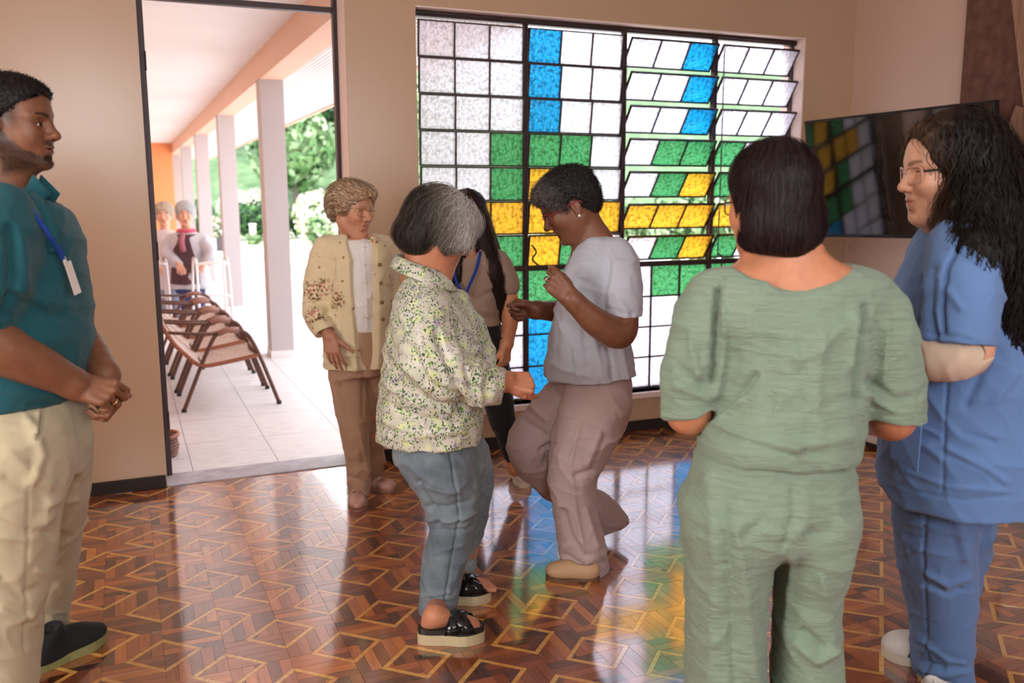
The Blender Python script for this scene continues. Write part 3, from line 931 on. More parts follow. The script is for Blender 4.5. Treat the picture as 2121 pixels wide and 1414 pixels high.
def eyes(person, L, iris=(.05, .025, .015), closed=0.0):
    """two eyeballs with iris, and lid lines, as parts"""
    n, m = 18, 12
    for s in (1, -1):
        c = vv(.0690, s * .031, -.001); r = .0150
        Vt, Fc, Cc = [], [], []
        for i in range(m + 1):
            a = math.pi * i / m
            for j in range(n):
                b = 2 * math.pi * j / n
                p = vv(math.cos(a), math.sin(a) * math.cos(b), math.sin(a) * math.sin(b))
                Vt.append(L.w(c + p * r * vv(1.0, 1.0, .62)))
                Cc.append((.01, .01, .01) if a < .24 else (iris if a < .55 else (.72, .66, .62)))
        for i in range(m):
            for j in range(n): Fc.append((i * n + j, i * n + (j + 1) % n, (i + 1) * n + (j + 1) % n, (i + 1) * n + j))
        person.put('eye', np.array(Vt), np.array(Fc), M_eye, np.array(Cc))
        mb = MB(); P_ = []
        for k in range(9):
            t = -1 + 2 * k / 8
            P_.append(L.w((.0815 - .0065 * t * t, s * .031 + .0155 * t, .0065 - .0065 * t * t)))
        mb.tube(P_, .0013 * L.s, 5)
        person.put('eyelashes', np.array(mb.v), mb.f, M_lash)

def hand(f, c, R, side=1, sc=1.0, curl=(.4, .5, .3), spread=.06, thumb=(.5, .35), curls=None, k=.006):
    """hand on field f. local x = finger direction, z = back of hand, y = thumb side * side"""
    L = Loc(f, c, R, sc); S = vv(1, side, 1)
    ky = (.029, .0095, -.010, -.028); kx = (.088, .091, .086, .077)
    ln = ((.042, .025, .021), (.046, .029, .022), (.042, .027, .022), (.033, .020, .019)); rr = (.0088, .0090, .0085, .0074)
    for i in range(4):
        L.cone(S * vv(.008, ky[i] * .55, .000), S * vv(kx[i] - .004, ky[i], .001), .0150, .0112, k=.010)
    L.cone(S * vv(.014, .016, -.008), S * vv(.050, .030, -.011), .0170, .0135, k=.012)
    L.cone(S * vv(.014, -.018, -.008), S * vv(.055, -.024, -.009), .0150, .0125, k=.012)
    tips = []; L.seg = []
    for i in range(4):
        cu = curl if curls is None else curls[i]
        p = S * vv(kx[i], ky[i], .001); a = 0.0; yw = spread * (1.5 - i)
        for j in range(3):
            a += cu[j]; d = vv(math.cos(a) * math.cos(yw), math.sin(yw), -math.sin(a)) * S
            q = p + d * ln[i][j]; r0 = rr[i] * (1 - .10 * j); r1 = rr[i] * (1 - .10 * (j + 1)) * (.93 if j == 2 else 1)
            L.cone(p, q, r0, r1, k=(.006 if j == 0 else .003)); L.seg.append((p, q, r0)); p = q
        tips.append(p)
    p = S * vv(.038, .030, -.010); th, cu = thumb
    d = unit(vv(math.cos(th), math.sin(th), -.35)); ll = (.036, .031, .025); tr = (.0128, .0105, .0088)
    for j in range(3):
        if j: d = unit(d + vv(.1, -cu, -cu * .6) * .9)
        q = p + d * S * ll[j] * (1 if j else .9); L.cone(p, q, tr[j], tr[j] * .9, k=.006 if j == 0 else .003); p = q
    return L

def strands(f, roots, dirfn, steps, step, lift, width, seed, jitter=.15, lift_j=.004, curlr=0.0, curlf=0.0, taper=True, gravity=0.0):
    """ribbons that follow the surface of field f"""
    r = np.random.default_rng(seed); P = np.array(roots, float); n = len(P)
    off = lift + lift_j * r.uniform(-1, 1, n); ph = r.uniform(0, 6.28, n); path = []; nor = []
    jit = r.normal(size=(n, 3)) * jitter
    prev = None
    for k in range(steps):
        g = f.grad(P, .004); gn = g / (np.linalg.norm(g, axis=1)[:, None] + 1e-9); d = f.ev(P)
        P = P + gn * np.clip(off - d, -.012, .012)[:, None]
        t = dirfn(P, gn) + jit; t -= gn * (t * gn).sum(1)[:, None] * .9; t[:, 2] -= gravity; t /= np.linalg.norm(t, axis=1)[:, None] + 1e-9
        if prev is not None: t = t * .6 + prev * .4; t /= np.linalg.norm(t, axis=1)[:, None] + 1e-9
        prev = t
        sd = np.cross(gn, t); Q = P.copy()
        if curlr: 
            a = ph + k * curlf; cr = curlr if np.isscalar(curlr) else curlr
            Q = P + sd * (np.cos(a) * cr)[:, None] + gn * ((np.sin(a) * .6 + .3) * cr)[:, None]
        path.append(Q); nor.append(gn); P = P + t * step
    path = np.stack(path, 1); nor = np.stack(nor, 1); T = np.gradient(path, axis=1); sd = np.cross(nor, T); sd /= np.linalg.norm(sd, axis=2)[..., None] + 1e-9
    w = width * r.uniform(.5, 1.4, n)[:, None] * (np.linspace(1, .25, steps) if taper else np.ones(steps))[None]
    A = path - sd * w[..., None] / 2; B = path + sd * w[..., None] / 2
    Vt = np.stack([A, B], 2).reshape(-1, 3); i = np.arange(n)[:, None] * steps * 2 + np.arange(steps - 1)[None] * 2; i = i.ravel()
    return Vt, np.stack([i, i + 1, i + 3, i + 2], 1), np.repeat(r.uniform(0, 1, n), steps * 2)

def surf_roots(P, N, n, seed, test=None):
    r = np.random.default_rng(seed); ix = np.arange(len(P)) if test is None else np.nonzero(test(P, N))[0]
    return P[r.choice(ix, n)]

# ---- materials for people
def skin_mat(name, rough=.45, sss=0.0):
    t = NT(name); v = t.coord(); c = t.attr('Col').outputs['Color']
    f = t.noise(v, 55, 4, .6)
    t.p(Base__Color=t.mix(t.step(f, .3, .7), t.mix(1.0, c, (.86, .82, .80), 'MULTIPLY'), c), Roughness=rough, Subsurface__Weight=sss, Subsurface__Radius=(.8, .3, .15), Subsurface__Scale=.012)
    t.bump(t.math('ADD', t.noise(v, 420, 2), t.math('MULTIPLY', t.noise(v, 140, 3), .6)), .16, .0012)
    return t.m
M_skin = skin_mat('skin')
M_eye = NT('eye_surface'); M_eye.p(Base__Color=M_eye.attr('Col').outputs['Color'], Roughness=.08); M_eye = M_eye.m
M_lash = plain('dark_lash', (.01, .007, .006), .6)

def cloth_mat(name, col, rough=.85, weave=900, bump=.25, var=.07, vs=5, sheen=.15, crinkle=0.0, cscale=(1, 1, 1), cs=60, stripe=None):
    t = NT(name); v = t.coord()
    f = t.noise(v, vs, 5, .6); c2 = tuple(c * (1 - 2 * var) for c in col)
    base = t.ramp(f, [(.3, c2), (.7, col)])
    fine = t.noise(v, weave, 2)
    base = t.mix(t.step(fine, .35, .65), t.mix(1.0, base, (.9, .9, .9), 'MULTIPLY'), base)
    t.p(Base__Color=base, Roughness=rough, Sheen__Weight=sheen, Specular__IOR__Level=.25)
    h = t.math('MULTIPLY', fine, .5)
    if crinkle:
        h = t.math('ADD', h, t.math('MULTIPLY', t.noise(t.coord(cscale), cs, 4, .6, .8), crinkle))
    t.bump(h, bump, .003)
    return t.m

def hair_mat(name, c0, c1, rough=.45, vary=None):
    """colour runs from c0 to c1 over strands"""
    t = NT(name); v = t.coord((1, 1, .35)); at = t.attr('Col').outputs['Fac']
    f = t.math('ADD', t.math('MULTIPLY', t.noise(v, 90, 3), .5), t.math('MULTIPLY', at, .6))
    t.p(Base__Color=t.ramp(f, [(.25, c0), (.8, c1)]), Roughness=rough, Specular__IOR__Level=.5)
    t.bump(t.noise(t.coord((1, 1, .25)), 260, 3), .5, .002)
    return t.m
# ================================================================== people: shared pieces
def G(x, y, z=0.0):
    a, b = (x - IMW / 2) / FPX, (IMH / 2 - y) / FPX; k = (z - CAMH) / (-SP + b * CP)
    return vv(a * k, (CP + b * SP) * k, z)

def hair_mat(name, rough=.5, dark=.45):
    t = NT(name); c = t.attr('Col').outputs['Color']
    f = t.noise(t.coord((1, 1, .3)), 150, 3, .6)
    t.p(Base__Color=t.mix(t.step(f, .3, .7), t.mix(1.0, c, (dark, dark, dark), 'MULTIPLY'), c), Roughness=rough, Specular__IOR__Level=.25)
    t.bump(t.noise(t.coord((1, 1, .3)), 320, 3), .6, .002)
    return t.m
M_hair = hair_mat('hair')

def outline(L, W, n=28, toe=.9, heel=.72, inn=.0):
    """shoe-sole outline, x from heel 0 to toe L"""
    pts = []
    for i in range(n):
        a = 2 * math.pi * i / n; x = .5 - .5 * math.cos(a); s = math.sin(a)
        w = W * (heel + (toe - heel) * x + .28 * math.exp(-((x - .70) / .22) ** 2) - .10 * math.exp(-((x - .42) / .15) ** 2))
        e = abs(s) ** .62 * (1 if s > 0 else -1)
        pts.append((x * L, e * w * .5 * (1 if s > 0 else .94)))
    return pts

def shoe(p, heel, toe, kind, mats, W=.095, lift=0.0, tilt=0.0):
    """one shoe with its sole; heel and toe are ground points (u, v)"""
    heel, toe = np.asarray(heel, float), np.asarray(toe, float); d = toe - heel; d[2] = 0; L = np.linalg.norm(d)
    R = frame(d, vv(0, 0, 1)); 
    if tilt: R = R @ roty(tilt)
    c = vv(heel[0], heel[1], lift + .0005)
    w = lambda q: c + R @ np.asarray(q)
    th = {'sneaker': .026, 'flat': .010, 'loafer': .012, 'sandal': .034}[kind]
    o = outline(L, W)
    mb = MB(); mb.prism(o, 0, th)
    up = None
    if kind == 'sandal':
        up = p.put('sandal', np.array([w(q) for q in mb.v]), mb.f, mats['sole'], smooth=False)
        mb2 = MB(); mb2.prism([(x * .985 + .002, y * .95) for x, y in o], th, th + .016); p.put('footbed', np.array([w(q) for q in mb2.v]), mb2.f, mats['bed'], parent=up, smooth=False)
        for (x0, x1, s) in ((.50, .74, 1), (.50, .74, -1)):
            # two crossing straps over the instep
            pts0, pts1 = [], []
            for k in range(11):
                a = math.pi * k / 10; yy = math.cos(a) * W * .53 * s; zz = th + .010 + math.sin(a) ** .7 * .046
                xx = (x0 + (x1 - x0) * (k / 10)) * L
                pts0.append(w((xx - .024, yy, zz + .006 * math.sin(a)))); pts1.append(w((xx + .024, yy * .98, zz - .010 * math.sin(a))))
            n = len(pts0); Vt = np.array(pts0 + pts1); F = np.array([(i, i + 1, n + i + 1, n + i) for i in range(n - 1)])
            st = p.put('strap', Vt, F, mats['up'], parent=up); m = st.modifiers.new('thick', 'SOLIDIFY'); m.thickness = .004
        return up
    f = Field(); Lc = Loc(f, c, R)
    if kind == 'sneaker':
        Lc.ell((.045, 0, .052), (.052, .036, .060), k=.02); Lc.ell((.13 * L / .27, 0, .045), (.085, .037, .052), k=.03)
        Lc.ell((.205 * L / .27, 0, .034), (.068 * L / .27, .042, .034), k=.03)
        Lc.cone((.055, 0, .085), (.075, 0, .105), .036, .034, k=.02)
        Lc.cone((.060, 0, .115), (.072, 0, .14), .026, .03, k=.006, op=-1)
    elif kind == 'flat':
        Lc.ell((.040, 0, .030), (.045, .030, .034), k=.02); Lc.ell((.11 * L / .24, 0, .020), (.075, .030, .026), k=.02)
        Lc.ell((.180 * L / .24, 0, .026), (.062 * L / .24, .039, .030), k=.02)
        Lc.ell((.085 * L / .24, 0, .052), (.062, .026, .030), k=.008, op=-1)
    else:
        Lc.ell((.045, 0, .036), (.048, .034, .042), k=.02); Lc.ell((.12 * L / .25, 0, .030), (.080, .036, .040), k=.02)
        Lc.ell((.190 * L / .25, 0, .028), (.062 * L / .25, .042, .031), k=.02)
        Lc.ell((.055, 0, .078), (.045, .026, .030), k=.008, op=-1)
    Lc.cut((0, 0, th - .004), (0, 0, -1), .004)
    P, F, N = f.mesh(.0036)
    up = p.put('shoe', P, F, mats['up'])
    p.put('sole', np.array([w(q) for q in mb.v]), mb.f, mats['sole'], parent=up, smooth=False)
    if kind == 'sneaker':
        mb = MB()
        for k in range(5):
            x = (.085 + k * .019) * L / .27; z = .098 - k * .0105
            mb.tube([w((x, -.022, z - .006)), w((x + .004, 0, z + .006)), w((x, .022, z - .006))], .0032, 6)
        mb.tube([w((.086 * L / .27, .0, .106)), w((.08, .025, .115)), w((.095, .035, .095))], .0028, 6)
        mb.tube([w((.086 * L / .27, .0, .106)), w((.08, -.025, .115)), w((.1, -.038, .092))], .0028, 6)
        p.put('laces', np.array(mb.v), mb.f, mats['lace'], parent=up)
        if 'stripe' in mats:
            for s in (1, -1):
                for dx in (.0, .022):
                    q0 = [w(((.115 + dx) * L / .27, s * .039, .028)), w(((.128 + dx) * L / .27, s * .0385, .028)), w(((.108 + dx) * L / .27, s * .0335, .074)), w(((.095 + dx) * L / .27, s * .034, .074))]
                    mb = MB(); mb.add(q0, [(0, 1, 2, 3)]); st = p.put('stripe', np.array(mb.v), mb.f, mats['stripe'], parent=up, smooth=False)
                    m = st.modifiers.new('thick', 'SOLIDIFY'); m.thickness = .006; m.offset = 0
    if kind == 'flat':
        mb = MB()
        for x in (.092, .112):
            mb.tube(smooth_path([w((x * L / .24, -.036, .020)), w((x * L / .24, -.024, .046)), w((x * L / .24 + .004, 0, .056)), w((x * L / .24, .024, .046)), w((x * L / .24, .036, .020))], 4), .0045, 6)
        p.put('strap', np.array(mb.v), mb.f, mats['up'], parent=up)
        mb = MB(); mb.tube(smooth_path([w((.03, -.036, .05)), w((.03, -.045, .06)), w((.045, -.05, .052)), w((.05, -.04, .045))], 4), .004, 5); p.put('bow', np.array(mb.v), mb.f, mats['up'], parent=up)
    return up

def glasses(p, L, mat, lens, w=.024, h=.017, thick=.0018, temple=None, tmat=None):
    """spectacles in a head frame"""
    mb = MB(); zc = -.002; xf = .096
    for s in (1, -1):
        ring = []
        for k in range(20):
            a = 2 * math.pi * k / 20; ca, sa = math.cos(a), math.sin(a)
            e = (abs(ca) ** 4 + abs(sa) ** 4) ** -.25
            y = s * .033 + w * .5 * ca * e * 1.9; z = zc + h * .5 * sa * e * 1.9
            ring.append(L.w((xf - .010 * (abs(y) / .05) ** 2, y, z)))
        mb.tube(ring, thick * L.s, 6, closed=True)
    mb.tube([L.w((xf, -.011, zc + .006)), L.w((xf + .004, 0, zc + .009)), L.w((xf, .011, zc + .006))], thick * L.s, 6)
    g = p.put('glasses', np.array(mb.v), mb.f, mat)
    for s in (1, -1):
        mb = MB()
        mb.tube(smooth_path([L.w((xf - .016, s * .057, zc + .008)), L.w((.03, s * .074, zc + .008)), L.w((-.02, s * .0805, zc + .008)), L.w((-.038, s * .079, zc - .008))], 5), thick * 1.35 * L.s, 6)
        p.put('temple_arm', np.array(mb.v), mb.f, tmat or mat, parent=g)
    for s in (1, -1):
        pts = []
        for k in range(20):
            a = 2 * math.pi * k / 20; ca, sa = math.cos(a), math.sin(a); e = (abs(ca) ** 4 + abs(sa) ** 4) ** -.25
            y = s * .033 + w * .5 * ca * e * 1.9; z = zc + h * .5 * sa * e * 1.9
            pts.append(L.w((xf - .010 * (abs(y) / .05) ** 2, y, z)))
        mb = MB(); mb.add(pts, [tuple(range(20))]); p.put('lens', np.array(mb.v), mb.f, lens, parent=g, smooth=False)
    return g

def strip(p, name, path, width, mat, thick=.002, side=None, parent=None):
    """flat ribbon through points (lanyard, hem, trim)"""
    Q = smooth_path(path, 6); T = np.gradient(Q, axis=0); T /= np.linalg.norm(T, axis=1)[:, None]
    sd = np.cross(T, side if side is not None else vv(0, -1, 0)); sd /= np.linalg.norm(sd, axis=1)[:, None] + 1e-9
    A, B = Q - sd * width / 2, Q + sd * width / 2; n = len(Q)
    o = p.put(name, np.concatenate([A, B]), np.array([(i, i + 1, n + i + 1, n + i) for i in range(n - 1)]), mat, parent=parent)
    m = o.modifiers.new('thick', 'SOLIDIFY'); m.thickness = thick; m.offset = 0
    return o

def band(p, name, top, bot, mat, thick=.004, closed=False, parent=None, mid=0):
    """cloth band between two rows of points (collar, cuff)"""
    A, B = smooth_path(top, 6, closed), smooth_path(bot, 6, closed); n = len(A); K = 4
    rows = [A + (B - A) * k / (K - 1) for k in range(K)]
    F = [(r * n + i, r * n + (i + 1) % n, (r + 1) * n + (i + 1) % n, (r + 1) * n + i) for r in range(K - 1) for i in range(n if closed else n - 1)]
    o = p.put(name, np.concatenate(rows), np.array(F), mat, parent=parent)
    m = o.modifiers.new('thick', 'SOLIDIFY'); m.thickness = thick; m.offset = 0
    return o

def ringpts(c, a, b, n=14, a0=0.0, a1=2 * math.pi, su=0.0, sv=0.0, rot=0.0):
    """points on a tilted horizontal ellipse"""
    out = []
    full = abs(a1 - a0 - 2 * math.pi) < 1e-6
    for k in range(n):
        t = a0 + (a1 - a0) * k / (n if full else n - 1)
        du, dv = a * math.cos(t), b * math.sin(t)
        du, dv = du * math.cos(rot) - dv * math.sin(rot), du * math.sin(rot) + dv * math.cos(rot)
        out.append(c + vv(du, dv, su * du + sv * dv))
    return out

def make_body(p, fields, skin):
    """skin surface of one person as a single mesh; fields: (Field, cell, colour function or None, lo, hi)"""
    parts = []
    for fd, h, cf, lo, hi in fields:
        P, F, N = fd.mesh(h, lo, hi)
        c = cf(P) if cf else np.tile(np.asarray(skin, float), (len(P), 1)) * (1 + .05 * wav(P, 14, 4))[:, None]
        parts.append((P, F, c))
    P, F, c = join(parts)
    return p.put('body', P, F, M_skin, c)

def put_hair(p, f, h, col, n, dirfn, steps, step, lift, width, seed=1, bump=.0, bscale=60, an=(1, 1, .3), test=None, extra=None, name='hair', base=True, lj=.004, curlr=0., curlf=0., jitter=.15, gravity=0.0, wscale=1.0):
    """hair volume plus strand ribbons; col(P, rnd) -> colours"""
    P, F, N = f.mesh(h)
    if bump: P = P + N * (bump * wav(P, bscale, seed + 40, 14, an))[:, None]
    parts = [(P, F, col(P, .5 + .3 * wav(P, 70, seed + 9, 10, an)))]
    roots = surf_roots(P, N, n, seed, test)
    S, SF, rn = strands(f, roots, dirfn, steps, step, lift, width, seed, jitter, lj, curlr, curlf, gravity=gravity)
    parts.append((S, SF, col(S, rn)))
    Pj, Fj, cj = join(parts)
    return p.put(name, Pj, Fj, M_hair, np.clip(cj, 0, 1))

M_black = cloth_mat('black_cloth', (.012, .012, .014), .8)
M_rubber = plain('pale_rubber_sole', lin(190, 178, 150), .6)
M_lens = NT('spectacle_lens'); M_lens.p(Base__Color=(1, 1, 1), Roughness=0.0, Transmission__Weight=1.0, IOR=1.03, Alpha=.35); M_lens = M_lens.m
M_pearl = plain('pearl', lin(238, 228, 216), .25, var=.03)
M_gold = plain('gold', lin(220, 190, 130), .25, 1.0, var=.05)
M_lany = cloth_mat('blue_lanyard', lin(24, 66, 160), .6)
M_card = plain('badge_card', lin(232, 222, 214), .4, var=.04)

def finger_ring(p, L, finger, mat, t=.55):
    a, b, r = L.seg[finger * 3]; a, b = np.asarray(a), np.asarray(b); d = unit(b - a); c = a + (b - a) * t
    u = unit(np.cross(d, vv(.3, .5, .8))); w = np.cross(d, u); mb = MB()
    mb.tube([L.w(c + (u * math.cos(q) + w * math.sin(q)) * (r + .0006)) for q in np.linspace(0, 2 * math.pi, 19)[:-1]], .0021, 6, True)
    return p.put('ring', np.array(mb.v), mb.f, mat)
# ================================================================== man in a teal polo shirt
SK_D = lin(128, 84, 58)      # deep brown skin
def person_man():
    p = Person(2.30, (40, 1414), 'person in teal polo shirt and khaki trousers standing with hands held together')
    pt, ring = p.pt, p.ring
    skin = lin(132, 86, 60)
    R = frame((1, .02, -.04), (0.02, 0, 1)); hc = pt(31, 254)
    fh = Field(); L = head(fh, hc, R, .955, nose=1.15, full=1.10, chin=2.2, lip=1.25)
    fh.cone(L.w((-.022, 0, -.05)), pt(-12, 440), .058, .068, k=.04)
    fh.cone(L.w((.005, 0, -.085)), pt(22, 425), .030, .034, k=.04)
    fb = Field()
    fb.loft([ring(400, -60, 50, .08), ring(450, -95, 95, .15), ring(650, -95, 145, .16), ring(830, -80, 125, .15), ring(930, -70, 150, .15)])
    for (a, b, c) in (((35, 920, -.09), (12, 1150, -.1), (-8, 1425, -.12)), ((85, 930, .1), (95, 1120, .28), (86, 1330, .42))):
        fb.limb([(pt(*a), .095), (pt(*b), .06), (pt(*c), .042)], k=.03)
    fb.limb([(pt(-5, 450, -.15), .06), (pt(-55, 660, -.2), .05)], k=.03)
    fb.limb([(pt(-5, 450, .15), .06), (pt(110, 650, .2), .05)], k=.03)
    fa = Field()
    fa.limb([(pt(-75, 640, -.21), .058), (pt(-10, 708, -.185), .059), (pt(70, 750, -.13), .049), (pt(140, 786, -.075), .034), (pt(160, 796, -.06), .032)], k=.02)
    HR = hand(fa, pt(156, 795, -.06), frame((.96, .05, -.25), (.12, -.80, .58)), 1, 1.02, spread=.03,
         curls=((1.05, .95, .5), (1.15, 1.05, .55), (1.2, 1.1, .6), (1.1, 1.15, .6)), thumb=(.15, .35))
    fl_ = Field()
    fl_.limb([(pt(120, 650, .19), .05), (pt(178, 715, .14), .043), (pt(214, 768, .05), .032), (pt(218, 776, .04), .030)], k=.02)
    hand(fl_, pt(216, 772, .04), frame((.42, -.25, -.87), (.80, .45, .38)), -1, 1.0, spread=.02,
         curls=((.9, 1.1, .6), (1.0, 1.1, .6), (1.0, 1.15, .6), (1.0, 1.2, .6)), thumb=(.1, .3))
    def fc(P):
        c = face_cols(L, P, skin, lip=lin(128, 78, 66), brow=lin(20, 12, 10), browamt=.9, beard=lin(26, 17, 14), cheek=.03)
        q = L.loc(P)   # faded sideburn and temple
        m = np.clip((np.abs(q[:, 1]) - .045) / .012, 0, 1) * np.clip((.046 - np.abs(q[:, 0] - .004)) / .02, 0, 1) * np.clip((q[:, 2] + .02) / .03, 0, 1) * np.clip((q[:, 0] + .004 + .4 * (q[:, 2])) / .012, 0, 1)
        m = np.clip(m, 0, 1)[:, None] * .75
        return c * (1 - m) + vv(*lin(30, 20, 16)) * m
    make_body(p, [(fh, .0028, fc, None, None), (fa, .0028, None, None, None), (fl_, .003, None, None, None), (fb, .014, None, None, None)], skin)
    eyes(p, L)
    finger_ring(p, HR, 2, M_gold)
    # cropped hair
    f = Field(); H = Loc(f, hc, R, .955)
    H.ell((-.014, 0, .040), (.108, .085, .092), k=.01); H.ell((.030, 0, .062), (.066, .062, .052), k=.02)
    H.cut((.042, 0, .046), (.62, 0, -.78), .004); H.ell((.075, 0, .030), (.055, .09, .034), k=.006, op=-1)
    put_hair(p, f, .0032, lambda P, r: np.outer(.5 + r, lin(26, 20, 20)), 2600, lambda P, g: g * 0 + vv(.6, 0, .25), 4, .004, .002, .0022, 3, bump=.0022, bscale=90, an=(1, 1, 1), lj=.003, curlr=.0025, curlf=1.4, jitter=.5)
    # polo shirt
    teal = cloth_mat('teal_pique', lin(28, 88, 98), .85, 1200, .3, .05)
    f = Field()
    f.loft([ring(396, -70, 58, .095), ring(416, -104, 96, .165), ring(450, -118, 128, .205), ring(500, -122, 147, .215), ring(560, -120, 159, .21),
            ring(640, -118, 171, .205), ring(700, -114, 175, .20), ring(760, -106, 168, .195), ring(828, -95, 150, .185)], capk=.02)
    f.limb([(pt(0, 440, -.12), .075), (pt(-28, 540, -.19), .082), (pt(-62, 640, -.215), .076)], k=.05)
    f.limb([(pt(30, 450, .13), .07), (pt(70, 560, .19), .075), (pt(100, 640, .2), .07)], k=.05)
    f.cone(L.w((-.02, 0, -.10)), pt(0, 425), .064, .074, k=.012, op=-1)
    p.cloth('polo_shirt', f, .006, teal, fl=[(((20, 470), (28, 560), (10, 650)), 10, -.014), (((40, 500), (60, 600)), 16, .006), (((30, 610), (90, 650), (150, 655)), 9, -.006), (((20, 590), (90, 625), (150, 630)), 9, .006),
             (((40, 680), (110, 700), (160, 690)), 12, .003), (((0, 770), (60, 790), (140, 770)), 10, -.004), (((0, 800), (80, 815), (140, 800)), 9, .004), (((85, 430), (105, 500), (130, 560)), 6, .003)],
            wr=((7, .002, 11, (1, 1, 1.6)),))
    # collar
    n0 = pt(-6, 392)
    top = [L.w((.052, .0, -.128)) + vv(.0, .018, .0)] + [n0 + vv(.085 * math.cos(a), .085 * math.sin(a), .030 - .030 * math.cos(a)) for a in np.linspace(.35, 2 * math.pi - .35, 11)] + [L.w((.052, 0, -.128)) + vv(0, -.018, 0)]
    bot = [q + vv(.030 * (math.cos(a)) + (.012 if k in (0, 12) else 0), .034 * math.sin(a), -.048) for k, (q, a) in enumerate(zip(top, [.15] + list(np.linspace(.35, 2 * math.pi - .35, 11)) + [-.15]))]
    band(p, 'collar', top, bot, teal, .005)
    strip(p, 'placket', [pt(60, 402, -.045), pt(84, 425, -.075), pt(104, 470, -.09), pt(113, 520, -.10)], .030, teal, .004, side=vv(.5, -.8, .1))
    # lanyard and badge
    strip(p, 'lanyard', [pt(45, 400, -.10), pt(70, 440, -.125), pt(98, 480, -.135), pt(122, 520, -.10), pt(132, 538, -.085)], .011, M_lany, .002, side=vv(.3, -1, .1))
    strip(p, 'lanyard', [pt(82, 412, -.02), pt(100, 450, -.07), pt(120, 500, -.085), pt(131, 536, -.08)], .011, M_lany, .002, side=vv(.6, -.8, .1))
    mb = MB(); a, b = pt(136, 545, -.085), pt(157, 603, -.075); sd = unit(vv(.75, -.62, .15)) * .0; 
    q = [pt(131, 541, -.09), pt(144, 537, -.06), pt(166, 603, -.055), pt(153, 609, -.085)]
    mb.add(q, [(0, 1, 2, 3)]); o = p.put('badge', np.array(mb.v), mb.f, M_card, smooth=False); m = o.modifiers.new('thick', 'SOLIDIFY'); m.thickness = .003
    mb = MB(); mb.tube([pt(131, 530, -.085), pt(136, 545, -.08)], .005, 8); p.put('badge_clip', np.array(mb.v), mb.f, M_card)
    # khaki trousers
    kh = cloth_mat('khaki_twill', lin(194, 182, 152), .85, 1000, .25, .06)
    f = Field()
    f.loft([ring(812, -84, 142, .168), ring(860, -90, 163, .178), ring(920, -90, 172, .180), ring(985, -78, 160, .170)], capk=.02)
    f.limb([(pt(32, 930, -.085), .118), (pt(20, 1040, -.10), .112), (pt(8, 1160, -.105), .103), (pt(-6, 1300, -.115), .092), (pt(-10, 1440, -.12), .090), (pt(-10, 1540, -.12), .085)], k=.04)
    f.limb([(pt(86, 930, .08), .115), (pt(100, 1020, .18), .098), (pt(98, 1120, .28), .082), (pt(92, 1220, .36), .070), (pt(88, 1318, .42), .062)], k=.04)
    p.cloth('trousers', f, .0065, kh, fl=[(((60, 870), (85, 940), (60, 1000)), 10, .008), (((92, 845), (86, 880), (72, 905)), 4, -.012), (((80, 850), (72, 895)), 6, .006), (((20, 940), (100, 1000)), 12, .006), (((10, 990), (90, 1030)), 10, -.006), (((150, 870), (165, 980)), 8, .006),
             (((0, 1060), (60, 1090), (110, 1070)), 9, .005), (((0, 1200), (40, 1230), (80, 1215)), 9, -.006), (((0, 1260), (40, 1280), (72, 1270)), 8, .006), (((100, 1040), (160, 1030)), 8, .006), (((90, 1100), (140, 1110)), 8, -.005),
             (((75, 1180), (120, 1200)), 7, .006), (((72, 1290), (118, 1290)), 6, .008), (((72, 1270), (120, 1275)), 5, -.006), (((60, 950), (55, 1150), (50, 1350)), 4, -.003)],
            wr=((5, .004, 21, (1, 1, .7)), (14, .0015, 22, (1, 1, .5))))
    mt = {'up': plain('black_suede', (.012, .012, .014), .85), 'sole': plain('olive_rubber', lin(150, 150, 96), .6), 'lace': M_black}
    shoe(p, G(66, 1394), G(214, 1316), 'sneaker', mt, .10)
    shoe(p, G(-85, 1560), G(95, 1530), 'sneaker', mt, .10)
person_man()

